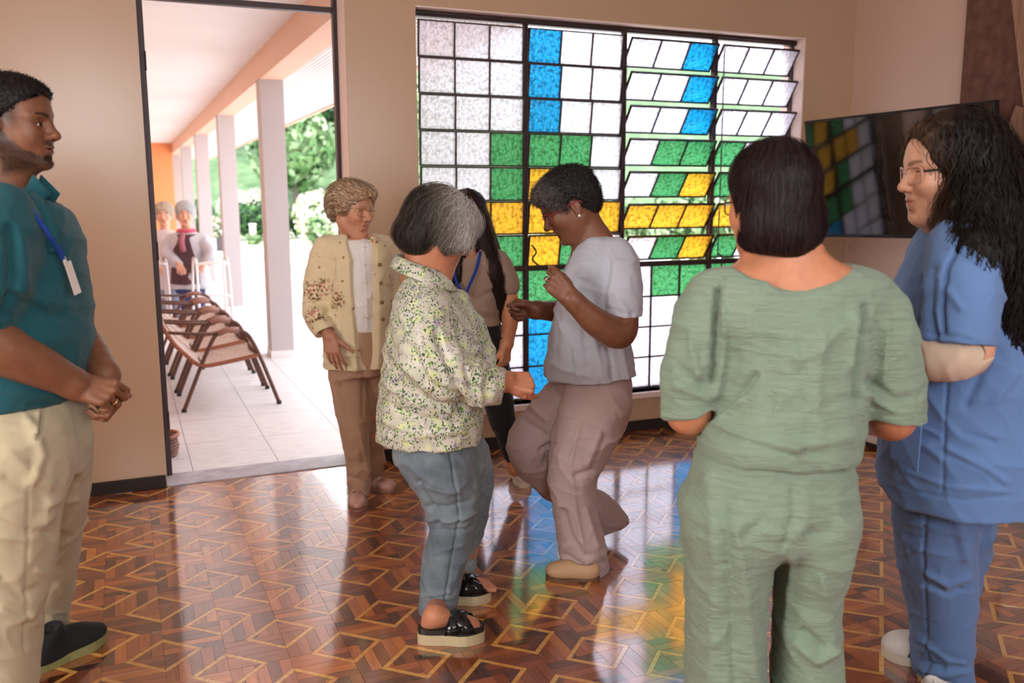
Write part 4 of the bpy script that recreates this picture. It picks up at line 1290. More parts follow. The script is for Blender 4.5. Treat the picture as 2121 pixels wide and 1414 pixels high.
# ================================================================== elderly woman in a flowered cardigan
def person_cardigan():
    p = Person(4.12, (745, 1035), 'person in cream rose-print cardigan and beige trousers standing beside the doorway')
    pt, ring = p.pt, p.ring
    skin = lin(208, 150, 120)
    R = frame((.84, -.54, -.14), (.05, 0, 1)); hc = pt(729, 433)
    fh = Field(); L = head(fh, hc, R, 1.02, nose=1.15, full=1.0, chin=.8, smile=.7, old=1, lip=.8)
    fh.cone(L.w((-.018, 0, -.05)), pt(733, 500, .02), .050, .056, k=.04); fh.cone(L.w((.02, 0, -.08)), pt(746, 500, -.02), .022, .03, k=.04)
    fb = Field(); fb.loft([ring(490, 705, 775, .07), ring(520, 680, 798, .09), ring(640, 690, 790, .10), ring(760, 700, 785, .11)])
    fb.limb([(pt(717, 760, -.02), .07), (pt(733, 890, -.04), .05), (pt(741, 1020, -.02), .032), (pt(740, 1034, -.03), .034)], k=.03)
    fb.limb([(pt(763, 760, .05), .07), (pt(768, 890, .1), .045), (pt(776, 990, .18), .032), (pt(778, 1004, .19), .034)], k=.03)
    fb.limb([(pt(676, 520, -.02), .045), (pt(656, 632, -.07), .036), (pt(677, 686, -.16), .028)], k=.03)
    fa = Field(); fa.cone(pt(672, 676, -.15), pt(681, 695, -.18), .029, .024)
    hand(fa, pt(680, 690, -.18), frame((.20, -.15, -.97), (-.25, -.96, .1)), 1, .95, spread=.05, curls=((.35, .35, .2), (.25, .3, .2), (.25, .3, .2), (.3, .35, .2)), thumb=(.75, .05))
    def fc(P): return face_cols(L, P, skin, lip=lin(198, 132, 112), brow=lin(150, 112, 90), browamt=.6, cheek=.12)
    make_body(p, [(fh, .0034, fc, None, None), (fa, .003, lambda P: np.tile(lin(196, 138, 112), (len(P), 1)), None, None), (fb, .012, None, None, None)], skin)
    eyes(p, L, (.08, .07, .06))
    glasses(p, L, M_gold, M_lens, .026, .018, .0011)
    f = Field(); H = Loc(f, hc, R, 1.05)
    H.ell((-.022, 0, .040), (.108, .092, .088), k=.01); H.ell((-.060, 0, -.010), (.058, .070, .060), k=.03); H.ell((.040, .012, .072), (.056, .070, .040), k=.03)
    for s in (1, -1): H.ell((.000, s * .078, .022), (.044, .020, .040), k=.02)
    H.ell((.100, 0, -.01), (.085, .064, .072), k=.012, op=-1)
    H.cut((0, 0, -.062), (.2, 0, -1), .012)
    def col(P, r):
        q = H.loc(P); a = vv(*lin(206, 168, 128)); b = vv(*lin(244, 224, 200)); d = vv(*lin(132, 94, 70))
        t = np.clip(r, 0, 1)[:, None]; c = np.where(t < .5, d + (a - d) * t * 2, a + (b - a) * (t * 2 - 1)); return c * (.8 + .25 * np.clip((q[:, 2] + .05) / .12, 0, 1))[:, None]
    def dr(P, g):
        q = H.loc(P); d = np.zeros_like(q); d[:, 0] = -1.0; d[:, 2] = .45 - 1.0 * np.clip(-q[:, 0] / .08, 0, 1.5) - .5 * np.clip(np.abs(q[:, 1]) / .09, 0, 1); d[:, 1] = .5 * np.sin(q[:, 0] * 60)
        return d @ R.T
    put_hair(p, f, .004, col, 1700, dr, 9, .009, .004, .0035, 12, bump=.004, bscale=34, an=(1, 1, 1), lj=.006)
    # white blouse
    wh = cloth_mat('white_cotton', lin(244, 238, 234), .8, 1100, .25, .03)
    f = Field(); f.loft([ring(491, 702, 776, .075), ring(504, 690, 790, .10), ring(560, 684, 800, .125), ring(620, 684, 800, .13), ring(682, 688, 797, .132)], rot=-.2)
    f.cone(pt(736, 470, -.01), pt(740, 500, -.02), .062, .052, k=.01, op=-1)
    bl = p.cloth('blouse', f, .005, wh, fl=[(((752, 500), (757, 590), (760, 680)), 3, .003), (((735, 540), (742, 660)), 6, -.004), (((775, 540), (772, 660)), 6, -.004)], wr=((9, .002, 5, (1, 1, .4)),))
    for y in (510, 546, 582, 618, 654):
        mb = MB(); q = pt(757 + (y - 500) * .02, y, -.138); mb.tube([q + vv(0, 0, 0), q + vv(0, -.005, 0)], .0055, 8)
        p.put('button', np.array(mb.v), mb.f, wh, parent=bl)
    band(p, 'neckband', ringpts(pt(738, 494, -.005), .070, .064, 14, su=-.1, sv=.3), ringpts(pt(738, 501, -.005), .080, .074, 14, su=-.1, sv=.3), wh, .004, True, parent=bl)
    # cardigan
    t = NT('rose_print_knit'); v = t.coord()
    cream = lin(232, 214, 174)
    wsc = t.n('ShaderNodeVectorMath', _operation='SCALE', Vector=t.n('ShaderNodeTexNoise', Vector=v, Scale=55).outputs['Color']); wsc.inputs['Scale'].default_value = .03
    warp = t.n('ShaderNodeVectorMath', _operation='ADD'); t.set(warp, 0, v); t.set(warp, 1, wsc.outputs[0])
    big = t.n('ShaderNodeTexVoronoi', Vector=v, Scale=6.6); bd, bc = big.outputs['Distance'], big.outputs['Color']
    pick = t.n('ShaderNodeSeparateColor', Color=bc).outputs[0]
    n1 = t.noise(v, 60, 4, .6)
    cl = t.step(t.math('ADD', bd, t.math('MULTIPLY', n1, .5)), .62, .50)
    cl = t.math('MULTIPLY', cl, t.step(pick, .18, .22))
    pet = t.n('ShaderNodeTexVoronoi', Vector=warp.outputs[0], Scale=70); pc = t.n('ShaderNodeSeparateColor', Color=pet.outputs['Color']).outputs[0]
    flower = t.ramp(pc, [(0, lin(150, 128, 82)), (.34, lin(176, 150, 104)), (.36, lin(206, 130, 118)), (.7, lin(226, 160, 146)), (.72, lin(124, 104, 66))], 'CONSTANT')
    body = t.mix(t.math('MULTIPLY', cl, t.step(pet.outputs['Distance'], .62, .45)), cream, flower)
    sm = t.n('ShaderNodeTexVoronoi', Vector=v, Scale=24); sp = t.step(sm.outputs['Distance'], .20, .15); sp = t.math('MULTIPLY', sp, t.step(t.n('ShaderNodeSeparateColor', Color=sm.outputs['Color']).outputs[1], .45, .5))
    body = t.mix(sp, body, lin(176, 134, 92))
    t.p(Base__Color=body, Roughness=.9, Sheen__Weight=.3, Specular__IOR__Level=.2)
    t.bump(t.noise(t.coord((1, 1, .3)), 700, 2), .35, .003)
    kn = t.m
    f = Field(); f.loft([ring(484, 700, 778, .085), ring(497, 682, 798, .115), ring(530, 664, 812, .14), ring(580, 662, 814, .148), ring(640, 664, 814, .152), ring(700, 669, 812, .155), ring(757, 673, 806, .155)], rot=-.12, capk=.012)
    B = Field(); B.limb([(pt(680, 515, -.02), .066), (pt(660, 575, -.04), .062), (pt(652, 636, -.07), .054), (pt(662, 668, -.13), .048), (pt(681, 697, -.185), .041)], k=.02); B.chop(pt(674, 686, -.167), (.45, -.35, -.85), .10, .034); f.sub(B, .025)
    f.limb([(pt(798, 515, .05), .062), (pt(806, 580, .06), .056), (pt(808, 650, .05), .05), (pt(796, 700, .0), .045)], k=.03)
    f.chain([(pt(742, 462, -.10), .075), (pt(752, 530, -.155), .064), (pt(757, 640, -.165), .064), (pt(767, 780, -.17), .060)], k=.008)
    f.pr[-3:] = [(a, b, c, k, -1) for a, b, c, k, o in f.pr[-3:]]
    f.cone(pt(736, 468, -.01), pt(740, 496, -.02), .068, .060, k=.01, op=-1)
    ca = p.cloth('cardigan', f, .0052, kn, fl=[(((668, 560), (655, 610)), 6, .006), (((690, 540), (682, 600), (676, 650)), 5, -.010), (((640, 650), (668, 640)), 5, .006), (((640, 630), (672, 622)), 4, -.005), (((648, 672), (678, 655)), 4, .005), (((700, 560), (712, 640), (716, 740)), 8, .005), (((668, 735), (742, 735)), 3, .003)],
            wr=((6, .003, 31, (1, 1, .5)),))
    mw = plain('wooden_button', lin(140, 112, 66), .4)
    for x, y in ((787, 547), (789, 585), (791, 625), (793, 660)):
        mb = MB(); q = pt(x, y, -.135); mb.tube([q, q + vv(0, -.006, 0)], .009, 10)
        p.put('button', np.array(mb.v), mb.f, mw, parent=ca)
    # trousers
    bg = cloth_mat('beige_jersey', lin(188, 150, 122), .85, 1100, .2, .05)
    f = Field(); f.loft([ring(664, 690, 795, .125), ring(720, 684, 796, .135), ring(775, 686, 790, .13)], capk=.015)
    f.limb([(pt(718, 765, -.02), .084), (pt(726, 830, -.03), .075), (pt(734, 895, -.04), .063), (pt(741, 960, -.035), .052), (pt(743, 1014, -.03), .049)], k=.025)
    f.limb([(pt(766, 765, .05), .072), (pt(768, 880, .1), .056), (pt(776, 985, .17), .046)], k=.02)
    p.cloth('trousers', f, .0055, bg, fl=[(((690, 790), (705, 860), (745, 950)), 5, .007), (((700, 800), (718, 880), (735, 930)), 5, -.006), (((745, 900), (762, 980)), 5, .006), (((720, 985), (765, 1000)), 4, -.005), (((752, 760), (752, 860)), 4, -.006)], wr=((6, .002, 41, (1, 1, .5)),))
    mt = {'up': plain('rose_leather', lin(204, 158, 142), .4), 'sole': plain('tan_sole', lin(170, 124, 104), .6)}
    shoe(p, G(741, 1015), G(738, 1060), 'flat', mt, .088)
    shoe(p, G(762, 1006), G(815, 1019), 'flat', mt, .088)
person_cardigan()
# ================================================================== woman in a floral blouse, dancing, seen from behind
def floral_mat():
    t = NT('floral_print_cotton'); v = t.coord()
    w = t.n('ShaderNodeTexNoise', Vector=v, Scale=26, Detail=3); wv = t.n('ShaderNodeVectorMath', _operation='SCALE', Vector=w.outputs['Color']); wv.inputs['Scale'].default_value = .035
    va = t.n('ShaderNodeVectorMath', _operation='ADD'); t.set(va, 0, v); t.set(va, 1, wv.outputs[0]); v2 = va.outputs[0]
    base = t.mix(t.step(t.noise(v, 22, 3), .45, .62), lin(206, 206, 188), lin(224, 220, 208))
    base = t.mix(t.step(t.noise(v2, 34, 2), .56, .64), base, lin(220, 228, 172))           # yellow-green wash
    base = t.mix(t.step(t.noise(v2, 30, 4, .6, .5), .60, .66), base, lin(178, 172, 186))      # lilac petals
    cl = t.noise(v, 17, 2)
    def specks(sc, thr, col, lo, hi, b):
        x = t.n('ShaderNodeTexVoronoi', Vector=v2, Scale=sc); d = t.step(x.outputs['Distance'], thr, thr * .8)
        r = t.n('ShaderNodeSeparateColor', Color=x.outputs['Color']).outputs[0]
        m = t.math('MULTIPLY', t.math('MULTIPLY', d, t.step(r, lo, lo + .02)), t.step(cl, hi, hi + .05))
        return t.mix(m, b, col)
    st = t.n('ShaderNodeMapping', Vector=v2, Scale=(1, 1, .45), Rotation=(.5, .8, .3)).outputs[0]
    base = specks(95, .40, lin(112, 164, 70), .40, .42, base)
    base = specks(120, .40, lin(96, 94, 112), .42, .44, base)
    x = t.n('ShaderNodeTexVoronoi', Vector=st, Scale=120); d = t.step(x.outputs['Distance'], .34, .26)
    r = t.n('ShaderNodeSeparateColor', Color=x.outputs['Color']).outputs[1]
    base = t.mix(t.math('MULTIPLY', t.math('MULTIPLY', d, t.step(r, .42, .44)), t.step(t.noise(v, 19, 2), .43, .49)), base, lin(58, 84, 44))
    x = t.n('ShaderNodeTexVoronoi', Vector=st, Scale=170); d = t.step(x.outputs['Distance'], .34, .26)
    r = t.n('ShaderNodeSeparateColor', Color=x.outputs['Color']).outputs[2]
    base = t.mix(t.math('MULTIPLY', t.math('MULTIPLY', d, t.step(r, .6, .62)), t.step(t.noise(v, 15, 2), .50, .55)), base, lin(44, 44, 52))
    t.p(Base__Color=base, Roughness=.8, Sheen__Weight=.15, Specular__IOR__Level=.25)
    t.bump(t.noise(v, 900, 2), .2, .002)
    return t.m

def person_floral():
    p = Person(2.95, (930, 1290), 'person in white and green floral blouse and jeans dancing with knees bent')
    pt, ring = p.pt, p.ring
    skin = lin(204, 138, 104)
    R = frame((.80, .42, -.42), (.42, .1, .9)); hc = pt(912, 478)
    fh = Field(); L = head(fh, hc, R, 1.06, nose=.9, full=1.15, chin=.5, old=1)
    fh.cone(L.w((-.03, 0, -.04)), pt(872, 572), .060, .068, k=.04); fh.cone(L.w((.035, 0, -.09)), pt(905, 585), .034, .04, k=.05)
    fb = Field(); fb.loft([ring(560, 850, 900, .07), ring(620, 840, 930, .11), ring(750, 825, 975, .13), ring(900, 815, 985, .13)])
    for pts_ in (((890, 940, -.05, .085), (940, 1080, -.02, .055), (904, 1262, -.06, .040)), ((950, 930, .1, .08), (980, 1000, .15, .05), (952, 1200, .22, .036))):
        fb.limb([(pt(*q[:3]), q[3]) for q in pts_], k=.03)
    fb.limb([(pt(866, 650, -.12), .055), (pt(905, 762, -.21), .048), (pt(1025, 796, -.17), .034)], k=.03)
    fa = Field(); fa.limb([(pt(1010, 792, -.175), .036), (pt(1050, 788, -.16), .029)], k=.02)
    hand(fa, pt(1043, 788, -.16), frame((.97, .1, -.12), (.0, -.75, .65)), -1, 1.0, spread=.0, curls=((1.45, 1.5, .9),) * 4, thumb=(.2, .5))
    feet = Field()
    for (h_, t_, up, hem) in ((G(866, 1325), G(1000, 1318), .046, (904, 1255, -.06)), (G(905, 1248), G(1013, 1238), .046, (952, 1190, .22))):
        d = unit(t_ - h_); s_ = vv(-d[1], d[0], 0); an = h_ + d * .050 + vv(0, 0, up)
        feet.cone(pt(*hem), an + vv(0, 0, .04), .038, .029, k=.02); feet.cone(an + vv(0, 0, .010) - d * .018, an + vv(0, 0, .03), .025, .028, k=.02)
        feet.cone(an + vv(0, 0, .03), an + d * .09 + vv(0, 0, .010), .028, .024, k=.03); feet.ell(an + d * .100 + vv(0, 0, .006), (.042, .036, .016), np.stack([d, s_, vv(0, 0, 1)], 1), k=.02)
        for k in range(5):
            y = -.030 + k * .0145; q = an + d * (.128 - abs(k - 1.2) * .006) + s_ * y; feet.cone(q, q + d * .024 + vv(0, 0, -.004), .0095 - .0008 * abs(k - 1), .0085 - .0006 * k, k=.006)
    def fc(P): return face_cols(L, P, skin, lip=lin(170, 96, 84), brow=lin(120, 106, 94), browamt=.5, cheek=.1)
    make_body(p, [(fh, .0032, fc, None, None), (fa, .003, None, None, None), (feet, .0032, None, None, None), (fb, .013, None, None, None)], skin)
    # grey bobbed hair, whiter at the front
    f = Field(); H = Loc(f, hc, R, 1.08)
    H.ell((-.018, 0, .040), (.112, .096, .092), k=.01); H.ell((-.060, 0, -.020), (.068, .082, .066), k=.03); H.ell((-.078, 0, -.055), (.050, .070, .036), k=.03)
    H.ell((.055, 0, .055), (.058, .076, .050), k=.03)
    for s in (1, -1): H.ell((.020, s * .080, -.004), (.062, .020, .050), k=.02)
    H.ell((.120, 0, -.045), (.075, .058, .070), k=.012, op=-1); H.ell((.066, 0, -.064), (.098, .120, .064), k=.012, op=-1)
    def col(P, r):
        q = H.loc(P); fr = np.clip((q[:, 0] + .085) / .13 + .36 * q[:, 2] / .1, 0, 1) + .35 * (np.clip(r, 0, 1) - .5)
        fr = np.clip(fr, 0, 1)[:, None]; a, b, c = vv(*lin(50, 42, 40)), vv(*lin(128, 120, 108)), vv(*lin(214, 208, 200))
        return np.where(fr < .5, a + (b - a) * fr * 2, b + (c - b) * (fr * 2 - 1))
    def dr(P, g):
        q = H.loc(P); d = np.zeros_like(q); d[:, 2] = -1.0; d[:, 0] = np.where(q[:, 2] > .07, (q[:, 0] - .03) * 12, .30 * np.clip((-.02 - q[:, 2]) / .05, -.3, 1)); d[:, 1] = np.where(q[:, 2] > .09, q[:, 1] * 14, 0)
        return d @ R.T
    put_hair(p, f, .004, col, 3200, dr, 13, .0085, .004, .0026, 22, bump=.0035, bscale=42, an=(1, 1, .5), lj=.007, jitter=.22)
    fl = Field(); Hf = Loc(fl, hc, R, 1.13); Hf.ell((-.018, 0, .040), (.112, .096, .092)); Hf.ell((-.06, 0, -.02), (.068, .082, .066), k=.03)
    P, F, N = fl.mesh(.012); rt = surf_roots(P, N, 150, 5)
    S, SF, rn = strands(fl, rt, dr, 10, .011, .004, .0011, 6, .5, .012, taper=True)
    p.put('flyaway_hair', S, SF, M_hair, col(S, rn))
    fm = floral_mat()
    f = Field()
    f.loft([ring(556, 846, 902, .085), ring(574, 838, 916, .115), ring(604, 822, 938, .155), ring(650, 809, 966, .178), ring(720, 797, 995, .19), ring(800, 789, 1001, .192), ring(870, 782, 1001, .185), ring(908, 781, 998, .18)], capk=.012)
    f.limb([(pt(872, 640, -.11), .080), (pt(880, 700, -.17), .080), (pt(905, 762, -.215), .074), (pt(970, 790, -.20), .062), (pt(1034, 800, -.17), .052)], k=.035)
    f.limb([(pt(940, 640, .12), .07), (pt(985, 730, .19), .06), (pt(1005, 780, .17), .05)], k=.035)
    f.cut(pt(880, 922, 0), (-.10, -.02, -1), .006); f.cut(pt(1042, 802, -.17), (1, .1, -.15), .006)
    f.cone(L.w((-.03, 0, -.06)), pt(872, 575), .064, .068, k=.012, op=-1)
    bl = p.cloth('floral_blouse', f, .0055, fm, fl=[(((905, 690), (930, 760), (960, 850)), 7, -.012), (((940, 660), (975, 720), (1000, 740)), 8, .008), (((850, 720), (880, 790), (960, 835)), 8, -.010), (((830, 640), (850, 700)), 9, .006), (((800, 720), (840, 760), (890, 800)), 9, .006),
             (((795, 790), (850, 830), (930, 850)), 9, .007), (((790, 830), (850, 860), (940, 880)), 7, -.006), (((795, 870), (870, 900), (960, 890)), 7, .006), (((930, 750), (1000, 770)), 6, .006), (((940, 790), (1010, 812)), 6, -.006), (((960, 760), (975, 800)), 5, -.006), (((985, 700), (998, 850)), 6, .005)],
            wr=((7, .0035, 51, (1, 1, 1)), (15, .0015, 52, (1, 1, 1))))
    n0 = pt(873, 556, -.0); aa = np.linspace(.35, 2 * math.pi - .35, 13) + .3
    top = [n0 + vv(.080 * math.cos(a), .082 * math.sin(a), .020 - .32 * .080 * math.cos(a) * 1.1) for a in aa]
    bot = [n0 + vv(.108 * math.cos(a) + .006, .118 * math.sin(a), -.030 - .40 * .105 * math.cos(a)) for a in aa]
    band(p, 'collar', top, bot, fm, .004, parent=bl)
    mb = MB(); mb.tube(smooth_path([q + vv(0, 0, -.001) for q in bot], 4), .003, 6); p.put('collar_piping', np.array(mb.v), mb.f, cloth_mat('grey_green_piping', lin(150, 152, 120)), parent=bl)
    # jeans
    t = NT('washed_blue_denim'); v = t.coord()
    wsh = t.noise(v, 5, 4, .6); b = t.ramp(wsh, [(.3, lin(98, 112, 122)), (.55, lin(136, 150, 158)), (.75, lin(172, 180, 184))])
    tw = t.noise(t.coord((1, 1, .4), rot=(.4, .3, 0)), 800, 2)
    t.p(Base__Color=t.mix(t.step(tw, .4, .6), t.mix(1.0, b, (.82, .84, .86), 'MULTIPLY'), b), Roughness=.85, Sheen__Weight=.1, Specular__IOR__Level=.2); t.bump(tw, .25, .002); dn = t.m
    f = Field(); f.loft([ring(880, 812, 988, .145), ring(935, 812, 986, .15), ring(975, 838, 984, .14)], capk=.015)
    near = [(pt(892, 945, -.045), .108), (pt(925, 1010, -.03), .092), (pt(938, 1075, -.02), .075), (pt(924, 1145, -.035), .065), (pt(908, 1215, -.05), .057), (pt(902, 1268, -.06), .0535)]
    far = [(pt(945, 930, .08), .10), (pt(968, 970, .13), .076), (pt(978, 1010, .155), .062), (pt(968, 1080, .18), .056), (pt(955, 1150, .21), .048), (pt(950, 1198, .22), .046)]
    f.limb(near, k=.03); f.limb(far, k=.03)
    je = p.cloth('jeans', f, .005, dn, fl=[(((865, 1000), (900, 1060), (905, 1085)), 6, -.010), (((880, 1075), (930, 1080), (985, 1060)), 5, .006), (((890, 1095), (940, 1100), (975, 1090)), 5, -.006), (((840, 960), (890, 1000), (950, 1020)), 6, .004), (((880, 1050), (930, 1050), (975, 1035)), 5, -.004), (((930, 935), (950, 1060), (935, 1150), (915, 1265)), 2.5, -.004), (((870, 1235), (930, 1225)), 4, .005), (((870, 1250), (930, 1245)), 3, -.004), (((875, 1150), (955, 1130)), 5, .003), (((1000, 960), (985, 1010)), 5, .004)],
            wr=((7, .0025, 61, (1, 1, .7)), (18, .0012, 62, (1, 1, .5))))
    c = pt(902, 1266, -.06)
    band(p, 'turn_up', ringpts(c + vv(0, 0, .014), .0565, .056, 16), ringpts(c + vv(0, 0, -.014), .0565, .056, 16), dn, .005, True, parent=je)
    mt = {'sole': plain('cream_platform_sole', lin(206, 190, 152), .6), 'bed': plain('black_footbed', (.02, .018, .018), .5), 'up': plain('black_patent', (.010, .010, .012), .12)}
    shoe(p, G(862, 1329), G(1002, 1322), 'sandal', mt, .10); shoe(p, G(900, 1250), G(1015, 1239), 'sandal', mt, .10)
person_floral()

# ================================================================== long-haired young woman behind, grey T-shirt
def person_longhair():
    p = Person(4.22, (1050, 990), 'person in taupe T-shirt and black trousers half hidden behind the dancers')
    pt, ring = p.pt, p.ring
    skin = lin(208, 144, 104)
    R = frame((-.55, -.75, -.35), (-.1, -.25, .95)); hc = pt(962, 455)
    fh = Field(); L = head(fh, hc, R, 1.0, nose=.85, smile=.3)
    fh.cone(L.w((-.02, 0, -.05)), pt(975, 525, .03), .046, .05, k=.04); fh.cone(pt(975, 510, .0), pt(975, 545, -.02), .05, .07, k=.03)
    fb = Field(); fb.loft([ring(515, 945, 1005, .06), ring(560, 945, 1030, .09), ring(670, 962, 1030, .09), ring(720, 955, 1035, .10)])
    fb.limb([(pt(1010, 720), .075), (pt(1036, 850, -.03), .05), (pt(1064, 950, -.02), .030), (pt(1066, 972, -.02), .03)], k=.03)
    fb.limb([(pt(975, 720, .03), .075), (pt(970, 860, .1), .05), (pt(965, 985, .15), .032)], k=.03)
    fa = Field(); fa.limb([(pt(1040, 560), .05), (pt(1051, 610, .0), .043), (pt(1056, 660, -.03), .036), (pt(1050, 705, -.07), .026), (pt(1048, 716, -.075), .024)], k=.02)
    hand(fa, pt(1048, 714, -.075), frame((-.10, -.2, -.97), (.75, -.65, .0)), -1, .92, spread=.02, curls=((.7, .8, .4),) * 4, thumb=(.3, .2))
    def fc(P): return face_cols(L, P, skin, lip=lin(180, 100, 90), brow=lin(50, 30, 24))
    make_body(p, [(fh, .0036, fc, None, None), (fa, .0034, None, None, None), (fb, .013, None, None, None)], skin)
    eyes(p, L)
    f = Field(); H = Loc(f, hc, R, 1.05); H.ell((-.018, 0, .042), (.104, .086, .088), k=.01); H.ell((-.055, 0, -.03), (.055, .074, .075), k=.03)
    H.ell((.115, 0, -.02), (.075, .058, .085), k=.012, op=-1)
    f.limb([(L.w((-.02, .07, .02)), .035), (pt(1000, 505, -.02), .045), (pt(1018, 560, -.05), .045), (pt(1030, 610, -.03), .034), (pt(1036, 655, .0), .018)], k=.03)
    f.limb([(L.w((-.05, .04, -.02)), .05), (pt(1005, 520, .06), .06), (pt(1025, 590, .07), .055), (pt(1045, 650, .06), .026)], k=.03)
    f.limb([(L.w((-.02, -.07, .02)), .03), (pt(948, 520, -.05), .035), (pt(945, 580, -.1), .02)], k=.03)
    col = lambda P, r: np.outer(.5 + r, lin(48, 32, 28))
    put_hair(p, f, .006, col, 1600, lambda P, g: vv(.28, 0, -1) + 0 * P, 14, .013, .003, .0035, 31, bump=.003, bscale=30, an=(1, 1, .2), lj=.005)
    tee = cloth_mat('taupe_jersey', lin(166, 142, 126), .85, 1100, .2, .05)
    f = Field(); f.loft([ring(508, 950, 1000, .07), ring(522, 936, 1030, .10), ring(560, 930, 1040, .12), ring(605, 932, 1034, .125), ring(640, 950, 1034, .115), ring(672, 955, 1037, .112)], capk=.012)
    f.limb([(pt(1022, 540), .062), (pt(1042, 575), .058), (pt(1050, 594, .0), .054)], k=.03); f.limb([(pt(945, 540), .06), (pt(926, 590, .0), .054)], k=.03)
    f.cone(pt(972, 495, -.03), pt(972, 520, -.05), .065, .055, k=.01, op=-1)
    p.cloth('t_shirt', f, .006, tee, fl=[(((950, 600), (990, 620), (1028, 600)), 7, -.006), (((955, 640), (1030, 645)), 5, .004), (((955, 655), (1030, 660)), 4, -.004), (((1035, 560), (1060, 570)), 5, .004)], wr=((6, .002, 71, (1, 1, 1)),))
    strip(p, 'lanyard', [pt(995, 520, -.09), pt(985, 560, -.135), pt(962, 612, -.16)], .014, M_lany); strip(p, 'lanyard', [pt(938, 560, -.12), pt(948, 590, -.14), pt(962, 615, -.16)], .014, M_lany)
    f = Field(); f.loft([ring(662, 958, 1036, .105), ring(715, 950, 1042, .125), ring(760, 955, 1045, .12)], capk=.015)
    f.limb([(pt(1008, 735), .092), (pt(1022, 790, -.02), .075), (pt(1036, 850, -.03), .060), (pt(1050, 905, -.025), .044), (pt(1064, 950, -.02), .037)], k=.03)
    f.limb([(pt(978, 735, .03), .085), (pt(972, 860, .1), .056), (pt(966, 975, .15), .04)], k=.03)
    p.cloth('trousers', f, .006, cloth_mat('black_stretch', (.013, .013, .016), .8), wr=((7, .002, 73, (1, 1, .6)),))
    mb = MB(); mb.tube(ringpts(pt(1050, 700, -.065), .029, .028, 16), .007, 6, True); p.put('wristband', np.array(mb.v), mb.f, plain('black_rubber', (.012, .012, .014), .5))
    mt = {'up': plain('cream_leather', lin(232, 214, 196), .55), 'sole': plain('white_rubber', lin(236, 226, 212), .6), 'lace': plain('white_lace', lin(240, 232, 222), .8)}
    shoe(p, G(1063, 978), G(1088, 1010), 'sneaker', mt, .092); shoe(p, G(966, 1000), G(955, 1030), 'sneaker', mt, .092)
person_longhair()
